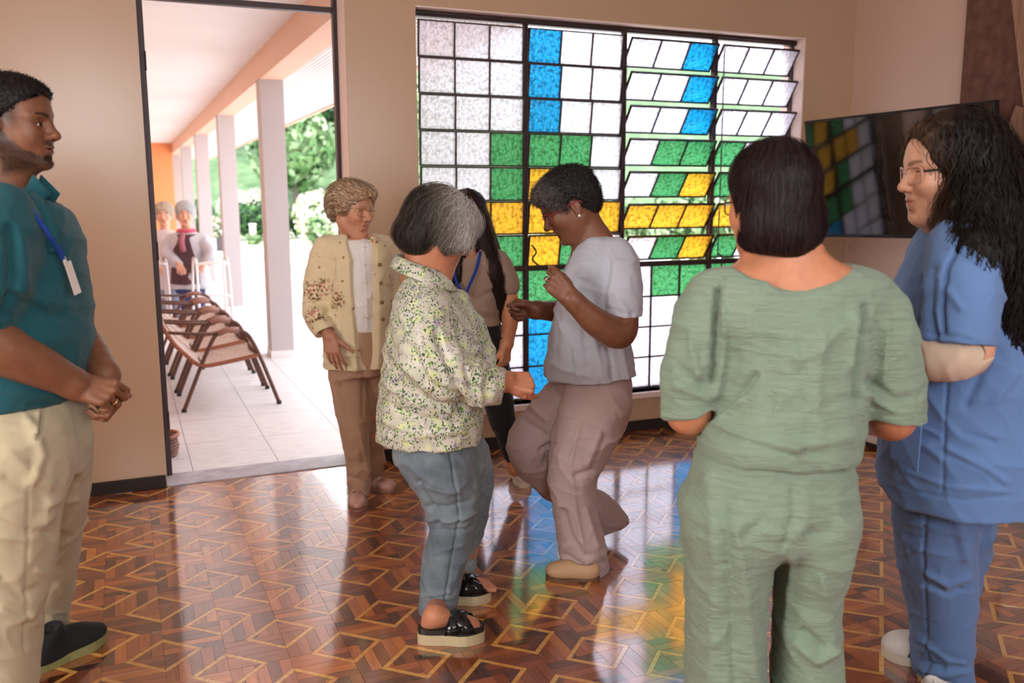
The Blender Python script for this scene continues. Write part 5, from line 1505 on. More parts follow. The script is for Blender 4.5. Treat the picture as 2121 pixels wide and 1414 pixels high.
# ================================================================== dancer in a blue-grey blouse, head bowed, laughing
def person_dancer():
    p = Person(3.30, (1195, 1195), 'person in pale blue blouse and mauve trousers dancing with fists raised')
    pt, ring = p.pt, p.ring
    skin = lin(130, 84, 60)
    R = frame((-.86, -.10, -.50), (-.50, .0, .86)); hc = pt(1178, 428)
    fh = Field(); L = head(fh, hc, R, 1.03, nose=1.15, full=1.05, chin=1.2, smile=1.0, mouth=.8, old=.6, lip=1.15)
    fh.cone(L.w((-.030, 0, -.035)), pt(1232, 500), .052, .060, k=.04); fh.cone(L.w((-.012, 0, -.07)), pt(1220, 515, -.01), .034, .045, k=.03)
    fh.cone(pt(1234, 502), pt(1225, 570), .058, .085, k=.03); fh.cone(pt(1206, 532), pt(1205, 580), .038, .06, k=.03)
    fb = Field(); fb.loft([ring(500, 1215, 1255, .06), ring(560, 1185, 1290, .12), ring(700, 1160, 1285, .12), ring(800, 1165, 1290, .12)])
    fb.limb([(pt(1235, 850, -.08), .095), (pt(1185, 970, -.09), .06), (pt(1205, 1180, -.05), .038)], k=.03)
    fb.limb([(pt(1190, 830, .08), .085), (pt(1100, 930, .03), .058), (pt(1200, 1040, .17), .035)], k=.03)
    fa = Field(); fa.limb([(pt(1278, 560, -.13), .048), (pt(1288, 640, -.18), .050), (pt(1282, 690, -.22), .050), (pt(1235, 668, -.27), .043), (pt(1196, 632, -.30), .031), (pt(1180, 616, -.31), .0275)], k=.02)
    HL = hand(fa, pt(1182, 618, -.31), frame((-.72, -.05, .69), (-.12, -.98, .12)), -1, 1.0, spread=.03, curls=((1.0, 1.15, .6), (1.15, 1.2, .7), (1.2, 1.25, .7), (1.2, 1.25, .7)), thumb=(.15, .25))
    fr = Field(); fr.limb([(pt(1200, 650, .18), .042), (pt(1145, 645, .14), .034), (pt(1114, 642, .10), .027), (pt(1108, 642, .10), .027)], k=.02)
    hand(fr, pt(1112, 642, .10), frame((-.98, -.1, .15), (.0, .85, .5)), 1, .98, spread=.02, curls=((.9, 1.3, .7), (1.2, 1.3, .8), (1.3, 1.3, .8), (1.3, 1.3, .8)), thumb=(.12, .1))
    def fc(P):
        c = face_cols(L, P, skin, lip=lin(128, 72, 66), brow=lin(40, 28, 24), browamt=.6, cheek=.05); q = L.loc(P)
        m = (np.abs(q[:, 1]) < .02) & (q[:, 0] > .064) & (np.abs(q[:, 2] + .060) < .004); c[m] = (.8, .76, .7); return c
    make_body(p, [(fh, .003, fc, None, None), (fa, .0027, None, None, None), (fr, .0027, lambda P: np.tile(lin(128, 80, 58), (len(P), 1)) * (1 + .06 * wav(P, 30, 4))[:, None], None, None), (fb, .013, None, None, None)], skin)
    eyes(p, L)
    finger_ring(p, HL, 2, plain('silver', lin(230, 226, 222), .25, 1.0, var=.04))
    glasses(p, L, plain('dark_red_acetate', lin(150, 44, 50), .3), M_lens, .027, .020, .0022)
    for s in (1, -1):
        q = L.w((-.004, s * .082, -.042)); f = Field(); f.ell(q, (.0055,) * 3); P, F, N = f.mesh(.0018); p.put('earring', P, F, M_pearl)
    # tight curls
    f = Field(); H = Loc(f, hc, R, 1.03)
    H.ell((-.016, 0, .046), (.114, .094, .092), k=.01); H.ell((-.070, 0, -.005), (.050, .070, .065), k=.03); H.ell((.045, 0, .075), (.058, .062, .042), k=.03)
    H.ell((.118, 0, -.014), (.086, .075, .086), k=.010, op=-1); H.cut((0, 0, -.042), (.55, 0, -.9), .01); H.ell((-.006, .09, -.014), (.028, .03, .040), k=.006, op=-1); H.ell((-.006, -.09, -.014), (.028, .03, .040), k=.006, op=-1)
    def col(P, r):
        q = H.loc(P); fr_ = np.clip((q[:, 0] - .01) / .08, 0, 1) * np.clip(r * 1.3, 0, 1) + .25 * (np.clip(r, 0, 1) > .72)
        fr_ = np.clip(fr_, 0, 1)[:, None]; return vv(*lin(34, 30, 32)) + (vv(*lin(150, 142, 138)) - vv(*lin(34, 30, 32))) * fr_ * .8
    put_hair(p, f, .0032, col, 5200, lambda P, g: g * .5 + vv(-.5, 0, -.6), 10, .0028, .001, .0016, 41, bump=.0035, bscale=75, an=(1, 1, 1), lj=.006, curlr=.0048, curlf=1.15, jitter=.9)
    # blouse
    bl = cloth_mat('pale_blue_linen', lin(194, 198, 210), .85, 1000, .25, .04)
    f = Field()
    f.loft([ring(489, 1212, 1262, .075), ring(508, 1196, 1284, .12), ring(540, 1178, 1302, .165), ring(580, 1163, 1313, .180), ring(640, 1148, 1311, .175), ring(700, 1137, 1304, .168), ring(750, 1131, 1310, .170), ring(782, 1129, 1319, .172)], capk=.012)
    B = Field(); B.limb([(pt(1272, 535, -.10), .078), (pt(1282, 600, -.155), .078), (pt(1287, 692, -.185), .072)], k=.02); B.chop(pt(1285, 660, -.175), (.10, -.1, -1), .16, .062); f.sub(B, .03)
    f.limb([(pt(1240, 545, .12), .07), (pt(1225, 640, .18), .062)], k=.035)
    f.cut(pt(1222, 783, 0), (.13, -.03, -1), .006); 
    f.cone(pt(1172, 470, .0), pt(1176, 522, -.0), .055, .028, k=.008, op=-1); f.cone(pt(1232, 470, .0), pt(1228, 492, .0), .070, .062, k=.01, op=-1)
    b_ = p.cloth('blouse', f, .0045, bl, fl=[(((1262, 540), (1252, 600), (1248, 650)), 6, -.005), (((1280, 620), (1300, 650)), 6, .004), (((1258, 640), (1310, 652)), 4, -.004), (((1205, 560), (1170, 640), (1150, 720)), 8, .004), (((1160, 650), (1150, 740)), 6, -.005), (((1205, 650), (1215, 760)), 6, -.004), (((1230, 700), (1245, 780)), 8, .006), (((1260, 715), (1270, 785)), 7, -.006), (((1285, 710), (1300, 790)), 7, .006), (((1190, 720), (1195, 785)), 6, .004), (((1135, 750), (1170, 768), (1220, 780)), 5, .003), (((1200, 580), (1240, 600)), 7, -.003), (((1150, 600), (1175, 580)), 7, .004)],
            wr=((6, .003, 81, (1, 1, .6)), (14, .0012, 82, (1, 1, .6))))
    # trousers
    mv = cloth_mat('mauve_viscose', lin(190, 168, 164), .8, 1000, .2, .05)
    f = Field(); f.loft([ring(748, 1146, 1298, .135), ring(795, 1148, 1308, .155), ring(845, 1160, 1298, .155)], capk=.015)
    f.limb([(pt(1236, 840, -.06), .122), (pt(1210, 900, -.085), .110), (pt(1186, 965, -.095), .086), (pt(1184, 1020, -.085), .075), (pt(1194, 1085, -.07), .075), (pt(1206, 1150, -.055), .082), (pt(1212, 1225, -.05), .088)], k=.03)
    f.limb([(pt(1192, 825, .06), .112), (pt(1150, 865, .05), .100), (pt(1108, 908, .03), .086), (pt(1100, 938, .03), .076), (pt(1135, 985, .08), .068), (pt(1190, 1030, .16), .066), (pt(1232, 1056, .22), .070), (pt(1272, 1104, .27), .084)], k=.03)
    f.chop(pt(1209, 1183, -.05), (-.14, .0, -1), .13, .070); f.chop(pt(1255, 1090, .25), (.30, .1, -.95), .16, .066)
    p.cloth('trousers', f, .005, mv, fl=[(((1160, 800), (1145, 880), (1130, 960)), 6, -.008), (((1200, 880), (1180, 960), (1190, 1050), (1215, 1180)), 5, .005), (((1095, 840), (1130, 870)), 6, .006), (((1085, 870), (1130, 900)), 6, -.005), (((1120, 930), (1140, 920)), 6, -.008), (((1240, 900), (1215, 960)), 7, .007), (((1225, 975), (1190, 985)), 6, -.006), (((1165, 1060), (1180, 1110), (1210, 1150)), 6, -.008), (((1215, 1060), (1235, 1130)), 6, .006), (((1170, 1150), (1210, 1175), (1250, 1165)), 5, -.005), (((1200, 1120), (1245, 1150)), 5, .005), (((1270, 830), (1290, 860)), 6, .004)],
            wr=((6, .003, 91, (1, 1, .5)),))
    mt = {'up': plain('tan_moccasin', lin(192, 154, 116), .6, bump=.3, bscale=140), 'sole': plain('brown_sole', lin(110, 78, 58), .7)}
    shoe(p, G(1240, 1200), G(1128, 1194), 'loafer', mt, .095)
person_dancer()

# ================================================================== woman in sage green, seen from behind
def person_green():
    p = Person(1.95, (1600, 1414), 'person in sage green blouse and wide sage trousers seen from behind')
    pt, ring = p.pt, p.ring
    skin = lin(206, 140, 104)
    R = frame((-.46, .885, -.05), (.0, .02, 1)); hc = pt(1596, 424)
    fh = Field(); L = head(fh, hc, R, .97, nose=.9, full=1.05)
    fh.cone(L.w((-.018, 0, -.05)), pt(1632, 560, .0), .054, .066, k=.05)
    fh.loft([ring(520, 1585, 1690, .06), ring(540, 1545, 1728, .07), ring(560, 1505, 1772, .082), ring(600, 1470, 1805, .10), ring(660, 1490, 1790, .11)], k=.04, capk=.02)
    fh.cone(pt(1640, 545, .0), pt(1640, 610, -.012), .055, .062, k=.05)
    fb = Field(); fb.loft([ring(640, 1490, 1790, .10), ring(800, 1500, 1760, .115), ring(920, 1470, 1740, .125), ring(1080, 1470, 1720, .12)])
    fb.limb([(pt(1505, 1080), .075), (pt(1498, 1330), .05), (pt(1496, 1680), .038)], k=.03); fb.limb([(pt(1682, 1080), .066), (pt(1670, 1330), .046), (pt(1672, 1680), .036)], k=.03)
    fa = Field()
    fa.limb([(pt(1462, 640, .0), .052), (pt(1440, 740, .0), .046), (pt(1425, 846, .0), .045), (pt(1440, 852, .07), .042), (pt(1510, 846, .26), .032)], k=.02)
    hand(fa, pt(1510, 846, .26), frame((.85, .5, .1), (0, .3, .9)), -1, .95, curl=(.5, .6, .3))
    fd = Field()
    fd.limb([(pt(1808, 640, .0), .055), (pt(1834, 740, .0), .046), (pt(1850, 856, .0), .044), (pt(1832, 868, .07), .042), (pt(1765, 860, .26), .030)], k=.02)
    hand(fd, pt(1765, 860, .26), frame((-.85, .5, .1), (0, .3, .9)), 1, .95, curl=(.5, .6, .3))
    def fc(P): return face_cols(L, P, skin, lip=lin(180, 100, 90), brow=lin(60, 40, 30))
    make_body(p, [(fh, .0036, fc, None, None), (fa, .004, None, None, None), (fd, .004, None, None, None), (fb, .014, None, None, None)], skin)
    eyes(p, L)
    glasses(p, L, plain('tortoiseshell', lin(96, 36, 28), .3), M_lens, .028, .020, .002)
    for s in (1, -1):
        f = Field(); f.ell(L.w((-.004, s * .083, -.044)), (.007,) * 3); P, F, N = f.mesh(.002); p.put('earring', P, F, M_pearl)
    f = Field(); H = Loc(f, hc, R, 1.0)
    H.ell((-.014, 0, .046), (.098, .084, .094), k=.01); H.ell((-.042, 0, -.030), (.062, .078, .075), k=.03); H.ell((-.050, 0, -.076), (.044, .064, .040), k=.03)
    for s in (1, -1): H.ell((-.026, s * .070, -.036), (.052, .024, .060), k=.03)
    H.ell((.020, 0, .066), (.060, .062, .044), k=.03)
    H.ell((.112, 0, -.03), (.094, .068, .092), k=.012, op=-1); H.ell((.018, .10, -.035), (.034, .04, .050), k=.01, op=-1); H.ell((.018, -.10, -.035), (.034, .04, .050), k=.01, op=-1); H.cut((0, 0, -.096), (.15, 0, -1), .008)
    def col(P, r):
        x, y = pix(P); red = np.exp(-((x - 1630) / 50) ** 2 - ((y - 345) / 32) ** 2) * 0 
        return np.outer(.45 + r, lin(40, 24, 26))
    def dr(P, g):
        q = H.loc(P); d = np.zeros_like(q); d[:, 2] = -1.0 - 0 * q[:, 0]; k = np.clip((q[:, 2] - .07) / .05, 0, 1); d[:, 0] = k * (q[:, 0] + .03) * 22; d[:, 1] = k * q[:, 1] * 22 + .25 * np.clip((-.05 - q[:, 2]) / .05, 0, 1) * -np.sign(q[:, 1])
        return d @ R.T
    put_hair(p, f, .0036, col, 4200, dr, 15, .0100, .003, .0024, 51, bump=.0022, bscale=48, an=(1, 1, .3), lj=.004, jitter=.10)
    # blouse: crinkled gauze
    gm = cloth_mat('sage_crinkle_gauze', lin(142, 163, 142), .9, 700, .85, .05, crinkle=3.2, cscale=(.35, .35, 2.0), cs=48)
    f = Field()
    f.loft([ring(545, 1522, 1768, .06), ring(562, 1486, 1800, .09), ring(590, 1455, 1822, .115), ring(640, 1455, 1818, .13), ring(700, 1484, 1796, .142), ring(760, 1484, 1788, .148), ring(820, 1478, 1782, .152), ring(870, 1464, 1780, .158), ring(908, 1440, 1775, .164), ring(930, 1442, 1772, .163), ring(944, 1462, 1764, .152)], capk=.015)
    B = Field(); B.limb([(pt(1474, 618, .0), .062), (pt(1452, 700, .0), .068), (pt(1438, 780, .0), .068), (pt(1427, 892, .0), .058)], k=.02); B.chop(pt(1428, 846, 0), (.27, .1, -1), .14, .050); f.sub(B, .03)
    B = Field(); B.limb([(pt(1798, 618, .0), .062), (pt(1822, 700, .0), .068), (pt(1842, 790, .0), .070), (pt(1852, 908, .0), .064)], k=.02); B.chop(pt(1850, 866, 0), (-.14, .1, -1), .15, .056); f.sub(B, .03)
    f.ell(pt(1644, 538, -.06), (.126, .25, .056), k=.02, op=-1)
    p.cloth('blouse', f, .0048, gm, fl=[(((1484, 600), (1482, 700), (1476, 790)), 7, -.014), (((1500, 640), (1496, 740), (1480, 820)), 9, .007), (((1795, 640), (1782, 740), (1778, 830)), 8, -.014), (((1772, 650), (1762, 760)), 9, .006), (((1530, 830), (1490, 860), (1455, 890)), 9, .012), (((1560, 780), (1520, 830), (1470, 870)), 8, -.009), (((1480, 880), (1560, 915), (1650, 930)), 10, .006), (((1640, 930), (1760, 905)), 10, .006), (((1700, 700), (1690, 820), (1700, 900)), 12, .005), (((1600, 720), (1590, 860)), 14, -.005), (((1640, 700), (1650, 760)), 10, .004), (((1430, 700), (1445, 780)), 9, .006), (((1410, 760), (1455, 800)), 8, -.006), (((1400, 800), (1470, 830)), 7, .005), (((1835, 680), (1830, 790)), 9, .007), (((1800, 790), (1850, 830), (1890, 830)), 8, -.007), (((1795, 820), (1850, 852)), 7, .006), (((1500, 900), (1640, 945)), 5, -.004)],
            wr=((5, .004, 101, (1, 1, .7)), (10, .002, 102, (.6, .6, 1.4)), (26, .0009, 103, (.6, .6, 1.6))))
    f = Field(); f.loft([ring(905, 1452, 1756, .138), ring(945, 1442, 1760, .146), ring(1000, 1428, 1766, .162), ring(1050, 1419, 1765, .168), ring(1090, 1419, 1761, .158), ring(1125, 1424, 1750, .135)], capk=.05)
    f.loft([ring(1040, 1419, 1600, .15), ring(1100, 1418, 1597, .150), ring(1170, 1416, 1591, .138), ring(1250, 1414, 1583, .118), ring(1350, 1413, 1577, .115), ring(1450, 1413, 1577, .115), ring(1690, 1408, 1582, .118)], k=.045)
    f.loft([ring(1040, 1597, 1764, .15), ring(1100, 1599, 1758, .150), ring(1160, 1603, 1746, .138), ring(1220, 1606, 1735, .115), ring(1290, 1605, 1732, .112), ring(1360, 1602, 1738, .113), ring(1450, 1599, 1745, .115), ring(1690, 1592, 1752, .118)], k=.025)
    p.cloth('trousers', f, .0055, gm, fl=[(((1642, 1010), (1643, 1070), (1622, 1130)), 8, -.004), (((1470, 980), (1480, 1150), (1470, 1414)), 16, .006), (((1530, 1100), (1545, 1250), (1560, 1414)), 14, .006), (((1500, 1060), (1510, 1250), (1520, 1414)), 10, -.006), (((1580, 1080), (1540, 1110)), 12, -.006), (((1680, 1110), (1720, 1100)), 14, -.006), (((1640, 1160), (1625, 1300), (1650, 1370)), 8, .006), (((1650, 1330), (1690, 1370), (1730, 1350)), 9, .010), (((1660, 1310), (1700, 1340)), 8, -.010), (((1700, 1200), (1715, 1260)), 10, .006), (((1500, 960), (1600, 985)), 12, .004), (((1690, 970), (1750, 1000)), 12, .004)],
            wr=((4, .004, 111, (1, 1, .5)), (26, .0008, 113, (.6, .6, 1.6))))
    mt = {'up': plain('beige_leather_shoe', lin(180, 150, 120), .5), 'sole': plain('beige_sole', lin(150, 120, 96), .6)}
    for x in (1500, 1672):
        q = pt(x, 1690); q[2] = 0; shoe(p, q + vv(0, -.08, 0), q + vv(-.05, .16, 0), 'flat', mt, .09)
person_green()

# ================================================================== woman in blue scrubs with long curls
def person_scrubs():
    p = Person(2.30, (1950, 1414), 'person in blue medical scrubs and glasses with folded arms and bandaged forearm')
    pt, ring = p.pt, p.ring
    skin = lin(222, 170, 140)
    R = frame((-.99, .02, -.10), (-.08, 0, 1)); hc = pt(1963, 356)
    fh = Field(); L = head(fh, hc, R, 1.10, nose=.95, full=1.05, chin=1.3, smile=.7, lip=.85)
    fh.cone(L.w((-.022, 0, -.05)), pt(1995, 490), .055, .065, k=.04); fh.cone(L.w((.03, 0, -.085)), pt(1965, 485), .03, .04, k=.05)
    fb = Field(); fb.loft([ring(480, 1945, 2050, .08), ring(560, 1910, 2110, .15), ring(800, 1890, 2120, .15), ring(980, 1890, 2090, .13)])
    fb.limb([(pt(1945, 1040, .06), .095), (pt(1945, 1230, .12), .065), (pt(1955, 1480, .21), .040)], k=.03); fb.limb([(pt(1985, 1040, .28), .09), (pt(1965, 1220, .36), .06), (pt(1935, 1345, .46), .042)], k=.03)
    fa = Field(); fa.limb([(pt(2000, 560, -.17), .062), (pt(1998, 690, -.215), .050), (pt(2000, 733, -.22), .047), (pt(1950, 738, -.215), .048), (pt(1890, 735, -.17), .043), (pt(1840, 728, -.09), .034), (pt(1825, 726, -.06), .03)], k=.025)
    hand(fa, pt(1830, 726, -.06), frame((-.3, .9, .1), (-.9, -.3, .2)), -1, .95, curl=(.4, .5, .3))
    fr = Field(); fr.limb([(pt(1960, 560, .17), .055), (pt(1940, 700, .2), .048), (pt(1880, 720, .1), .04), (pt(1870, 722, -.02), .03)], k=.025)
    def fc(P): return face_cols(L, P, skin, lip=lin(204, 132, 118), brow=lin(70, 44, 34), browamt=.7, cheek=.10)
    make_body(p, [(fh, .0028, fc, None, None), (fa, .0034, None, None, None), (fr, .006, None, None, None), (fb, .014, None, None, None)], skin)
    eyes(p, L, (.06, .03, .015))
    glasses(p, L, plain('pale_pink_acetate', lin(214, 166, 146), .3), M_lens, .027, .020, .0019, tmat=plain('black_temple', (.012, .01, .01), .3))
    # long curls
    f = Field(); H = Loc(f, hc, R, 1.10)
    H.ell((-.022, 0, .042), (.116, .098, .092), k=.01); H.ell((-.060, 0, -.03), (.074, .094, .085), k=.03); H.ell((-.004, 0, .066), (.074, .072, .050), k=.03)
    for s in (1, -1): H.ell((-.034, s * .076, -.030), (.046, .030, .078), k=.03)
    H.ell((.128, 0, -.016), (.108, .090, .112), k=.010, op=-1)
    f.limb([(L.w((-.06, .03, -.05)), .095), (pt(2032, 470, -.10), .085), (pt(2066, 560, -.13), .088), (pt(2098, 650, -.13), .070), (pt(2108, 760, -.11), .040)], k=.04)
    f.limb([(L.w((-.09, 0, -.02)), .085), (pt(2062, 440, -.0), .10), (pt(2095, 560, .0), .10), (pt(2130, 680, .0), .08), (pt(2140, 780, .0), .04)], k=.04)
    f.limb([(L.w((-.022, -.085, -.02)), .030), (L.w((-.022, -.088, -.075)), .034), (L.w((-.045, -.085, -.12)), .034), (pt(2018, 500, -.16), .045), (pt(2040, 560, -.20), .05)], k=.035)
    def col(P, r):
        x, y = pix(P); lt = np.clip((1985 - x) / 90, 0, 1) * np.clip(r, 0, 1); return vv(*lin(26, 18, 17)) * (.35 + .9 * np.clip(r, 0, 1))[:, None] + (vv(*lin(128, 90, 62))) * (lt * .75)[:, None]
    def dr(P, g):
        q = H.loc(P); k = np.clip((q[:, 2] - .06) / .05, 0, 1)[:, None]; down = vv(.22, 0, -1.0) + 0 * P; rad = (q * vv(18, 22, 0)) @ R.T
        return down * (1 - k * .6) + rad * k
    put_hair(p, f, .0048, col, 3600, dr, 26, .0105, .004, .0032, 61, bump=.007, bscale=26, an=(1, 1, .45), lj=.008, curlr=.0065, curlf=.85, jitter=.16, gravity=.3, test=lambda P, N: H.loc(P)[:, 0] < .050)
    sb = cloth_mat('blue_scrub_cotton', lin(104, 138, 190), .85, 1000, .22, .04)
    f = Field()
    f.loft([ring(454, 1952, 2040, .09), ring(476, 1928, 2085, .15), ring(520, 1904, 2115, .19), ring(590, 1872, 2130, .205), ring(650, 1850, 2140, .205), ring(710, 1850, 2145, .20), ring(800, 1847, 2155, .20), ring(900, 1834, 2165, .205), ring(985, 1830, 2160, .21), ring(1034, 1838, 2150, .212)], capk=.012)
    B = Field(); B.limb([(pt(2000, 520, -.13), .088), (pt(1996, 600, -.19), .085), (pt(1984, 690, -.215), .078), (pt(1976, 750, -.215), .076)], k=.02); B.chop(pt(1975, 714, -.215), (-.12, -.15, -1), .16, .066); f.sub(B, .03)
    f.limb([(pt(1960, 520, .13), .08), (pt(1945, 690, .2), .07)], k=.035)
    f.cut(pt(1940, 1020, 0), (-.07, 0, -1), .006) if False else None
    f.cone(L.w((-.02, 0, -.085)), pt(1990, 478), .068, .066, k=.012, op=-1)
    top = p.cloth('scrub_top', f, .0055, sb, fl=[(((1985, 505), (1960, 560), (1950, 640), (1955, 690)), 5, -.010), (((1975, 510), (1985, 520), (2040, 560)), 3, -.004), (((1930, 560), (1925, 640), (1935, 700)), 8, -.010), (((1910, 560), (1905, 660)), 9, .006), (((1960, 600), (1990, 640)), 8, .005), (((1920, 690), (2028, 712)), 4, -.003), (((1895, 880), (1945, 905)), 4, .004), (((1960, 790), (1950, 1020)), 3, -.004), (((1960, 930), (2040, 970), (2080, 1000)), 7, .006), (((1990, 900), (2060, 920)), 7, -.005), (((1870, 790), (1900, 870)), 9, .006), (((1880, 980), (1960, 1010), (2080, 1020)), 5, .004), (((2040, 760), (2000, 840)), 10, -.006), (((2060, 830), (2100, 780)), 10, .006), (((1845, 1000), (1900, 1022), (2000, 1040), (2090, 1030)), 3, -.003)],
            wr=((5, .004, 121, (1, 1, .7)), (12, .0015, 122, (1, 1, .6))))
    q = [pt(1845, 868, -.165), pt(1908, 870, -.205), pt(1898, 980, -.215), pt(1842, 948, -.17)]
    q = [pt(1848, 868, -.13), pt(1910, 872, -.197), pt(1900, 980, -.205), pt(1846, 948, -.13)]
    mb = MB(); mb.add(q, [(0, 1, 2, 3)]); o = p.put('pocket', np.array(mb.v), mb.f, sb, parent=top, smooth=False); m = o.modifiers.new('thick', 'SOLIDIFY'); m.thickness = .004
    band(p, 'neckband', ringpts(pt(1990, 462), .075, .085, 14, su=.25), ringpts(pt(1990, 474), .088, .10, 14, su=.25), sb, .005, True, parent=top)
    # tubular bandage on the forearm
    f = Field(); f.limb([(pt(2004, 733, -.222), .0550), (pt(1955, 738, -.218), .0565), (pt(1905, 736, -.185), .0515)], k=.02); f.cut(pt(1905, 736, -.185), (-1, .35, -.25), .004)
    p.cloth('elastic_bandage', f, .004, cloth_mat('beige_elastic', lin(220, 196, 172), .9, 900, .35), wr=((20, .0008, 131, (1.5, 1.5, .5)),))
    f = Field(); f.loft([ring(1000, 1862, 2035, .13, .05), ring(1060, 1858, 2020, .125, .06), ring(1120, 1857, 2014, .12, .08), ring(1200, 1870, 2012, .11, .11), ring(1290, 1887, 2008, .105, .15), ring(1370, 1893, 2006, .10, .18), ring(1420, 1893, 2008, .10, .2), ring(1480, 1890, 2012, .10, .21)], capk=.015)
    f.limb([(pt(1990, 1030, .25), .11), (pt(1970, 1200, .36), .085), (pt(1950, 1338, .46), .075)], k=.02)
    p.cloth('trousers', f, .0055, sb, fl=[(((1918, 1040), (1910, 1150), (1915, 1300), (1920, 1410)), 3, -.005), (((1860, 1080), (1905, 1090)), 5, .004), (((1862, 1110), (1908, 1118)), 5, -.004), (((1865, 1150), (1905, 1140)), 5, .004), (((1915, 1190), (1960, 1215), (2005, 1200)), 7, .006), (((1920, 1215), (1960, 1235), (1990, 1225)), 6, -.006), (((1900, 1320), (1960, 1370), (1990, 1375)), 6, .005), (((1980, 1080), (2000, 1160)), 10, .005), (((1895, 1385), (1950, 1400), (2005, 1390)), 6, .008), (((1895, 1370), (1950, 1385)), 5, -.006), (((1880, 1260), (1900, 1330)), 6, .004)],
            wr=((5, .003, 141, (1, 1, .6)),))
    mt = {'up': plain('white_leather', lin(214, 208, 200), .5), 'sole': plain('cream_rubber', lin(206, 196, 178), .6), 'lace': plain('white_lace_cotton', lin(226, 222, 214), .8), 'stripe': plain('navy_stripe', lin(30, 30, 44), .5)}
    shoe(p, G(1965, 1395), G(1824, 1350), 'sneaker', mt, .098); shoe(p, G(1992, 1508), G(1806, 1482), 'sneaker', mt, .098)
person_scrubs()
# ================================================================== outside: armchairs, walkers, people, garden
def build_chairs():
    br = plain('brown_woven_cane', lin(112, 74, 60), .6, var=.12, scale=60, bump=.5, bscale=220)
    ca = NT('wicker_weave'); v = ca.coord((1, .6, 1))
    ck = ca.n('ShaderNodeTexChecker', Vector=v, Scale=70, Color1=(*lin(226, 200, 184), 1), Color2=(*lin(150, 108, 92), 1))
    ca.p(Base__Color=ck.outputs['Color'], Roughness=.7); ca.bump(ck.outputs['Fac'], .5, .004); ca = ca.m
    cap = plain('black_foot_cap', (.02, .018, .016), .6)
    orange = plain('orange_cane_binding', lin(168, 102, 72), .6, bump=.5, bscale=200)
    def proto():
        r = empty('armchair')
        for y in (0, .54):
            m = MB()
            P = smooth_path([(.305, y, .012), (.42, y, .285), (.475, y, .405), (.53, y, .50), (.60, y, .525), (.67, y, .522), (.73, y, .498), (.775, y, .42), (.825, y, .295), (.875, y, .15), (.922, y, .012)], 6)
            m.tube(P, .0135, 8); m.build('leg_loop', br, r, smooth=True)
            m = MB(); m.tube([(.545, y, .512), (.60, y, .532), (.68, y, .528)], .021, 8); m.build('armrest', plain('rose_brown_arm_pad', lin(168, 122, 108), .5) if y == 0 and 'rose_brown_arm_pad' not in bpy.data.materials else bpy.data.materials['rose_brown_arm_pad'], r, smooth=True)
            m = MB(); m.tube([(.55, y, .512), (.38, y, .520), (.25, y, .535), (.17, y, .55)], .011, 8); m.build('arm_rail', br, r, smooth=True)
            for x in (.305, .922):
                m = MB(); m.tube([(x, y, .0), (x, y, .022)], .017, 8); m.build('foot_cap', cap, r)
            m = MB(); m.tube(smooth_path([(.06, y, .88), (.15, y, .70), (.25, y, .49), (.335, y, .385), (.43, y, .305), (.60, y, .318), (.80, y, .352)], 5), .014, 8); m.build('side_rail', orange, r, smooth=True)
        for P in ([(.80, 0, .352), (.80, .54, .352)], [(.44, 0, .288), (.44, .54, .288)], [(.06, 0, .88), (.06, .54, .88)]):
            m = MB(); m.tube(P, .012, 8); m.build('cross_rail', br, r, smooth=True)
        # sling seat and back
        Q = smooth_path([(.065, 0, .87), (.155, 0, .70), (.255, 0, .495), (.34, 0, .395), (.435, 0, .315), (.60, 0, .328), (.795, 0, .362)], 5); n = len(Q); ys = np.linspace(.01, .53, 6)
        V_, F_ = [], []
        for y in ys:
            for q in Q: V_.append((q[0], y, q[2] - .022 * math.sin(math.pi * y / .54)))
        for a in range(5): F_ += [(a * n + i, a * n + i + 1, (a + 1) * n + i + 1, (a + 1) * n + i) for i in range(n - 1)]
        o = obj('sling', make_mesh('sling', V_, F_, ca, True), r); md = o.modifiers.new('thick', 'SOLIDIFY'); md.thickness = .008
        return r
    def copy_tree(o, parent=None):
        c = o.copy(); COL.objects.link(c)
        if parent is not None: c.parent = parent
        for ch in o.children: copy_tree(ch, c)
        return c
    first = proto()
    for i, (y, lb) in enumerate(((6.2, 'brown cane armchair on the veranda, nearest of the row to the door'), (6.86, 'brown cane armchair second from the door in the veranda row'), (7.55, 'brown cane armchair third from the door in the veranda row'), (8.25, 'brown cane armchair farthest from the door in the veranda row'))):
        o = first if i == 0 else copy_tree(first)
        o.location = (0.0 - .012 * i, y, 0); tag(o, lb, 'armchair', 'cane armchairs on the veranda')
    # wicker basket behind the jamb
    r = tag(empty('wicker_basket', (.115, 5.16, 0)), 'small brown wicker basket on the veranda floor just outside the door jamb', 'basket')
    m = MB()
    for k in range(7): m.tube([(.098 * math.cos(a) * (1 - .1 * abs(k - 3) / 3), .098 * math.sin(a) * (1 - .1 * abs(k - 3) / 3), .012 + .015 * k) for a in np.linspace(0, 6.283, 20)[:-1]], .008, 6, True)
    o = m.build('woven_side', plain('wicker_brown', lin(150, 100, 84), .7, var=.2, scale=80), r, smooth=True); o['kind'] = 'stuff'
    m = MB(); m.prism([(.09 * math.cos(a), .09 * math.sin(a)) for a in np.linspace(0, 6.283, 20)[:-1]], .0, .012); m.build('base', plain('wicker_base', lin(120, 80, 66), .8), r)
    m = MB(); m.tube([(.10 * math.cos(a), .10 * math.sin(a), .118) for a in np.linspace(0, 6.283, 22)[:-1]], .011, 6, True); m.build('rim', orange, r, smooth=True)
build_chairs()

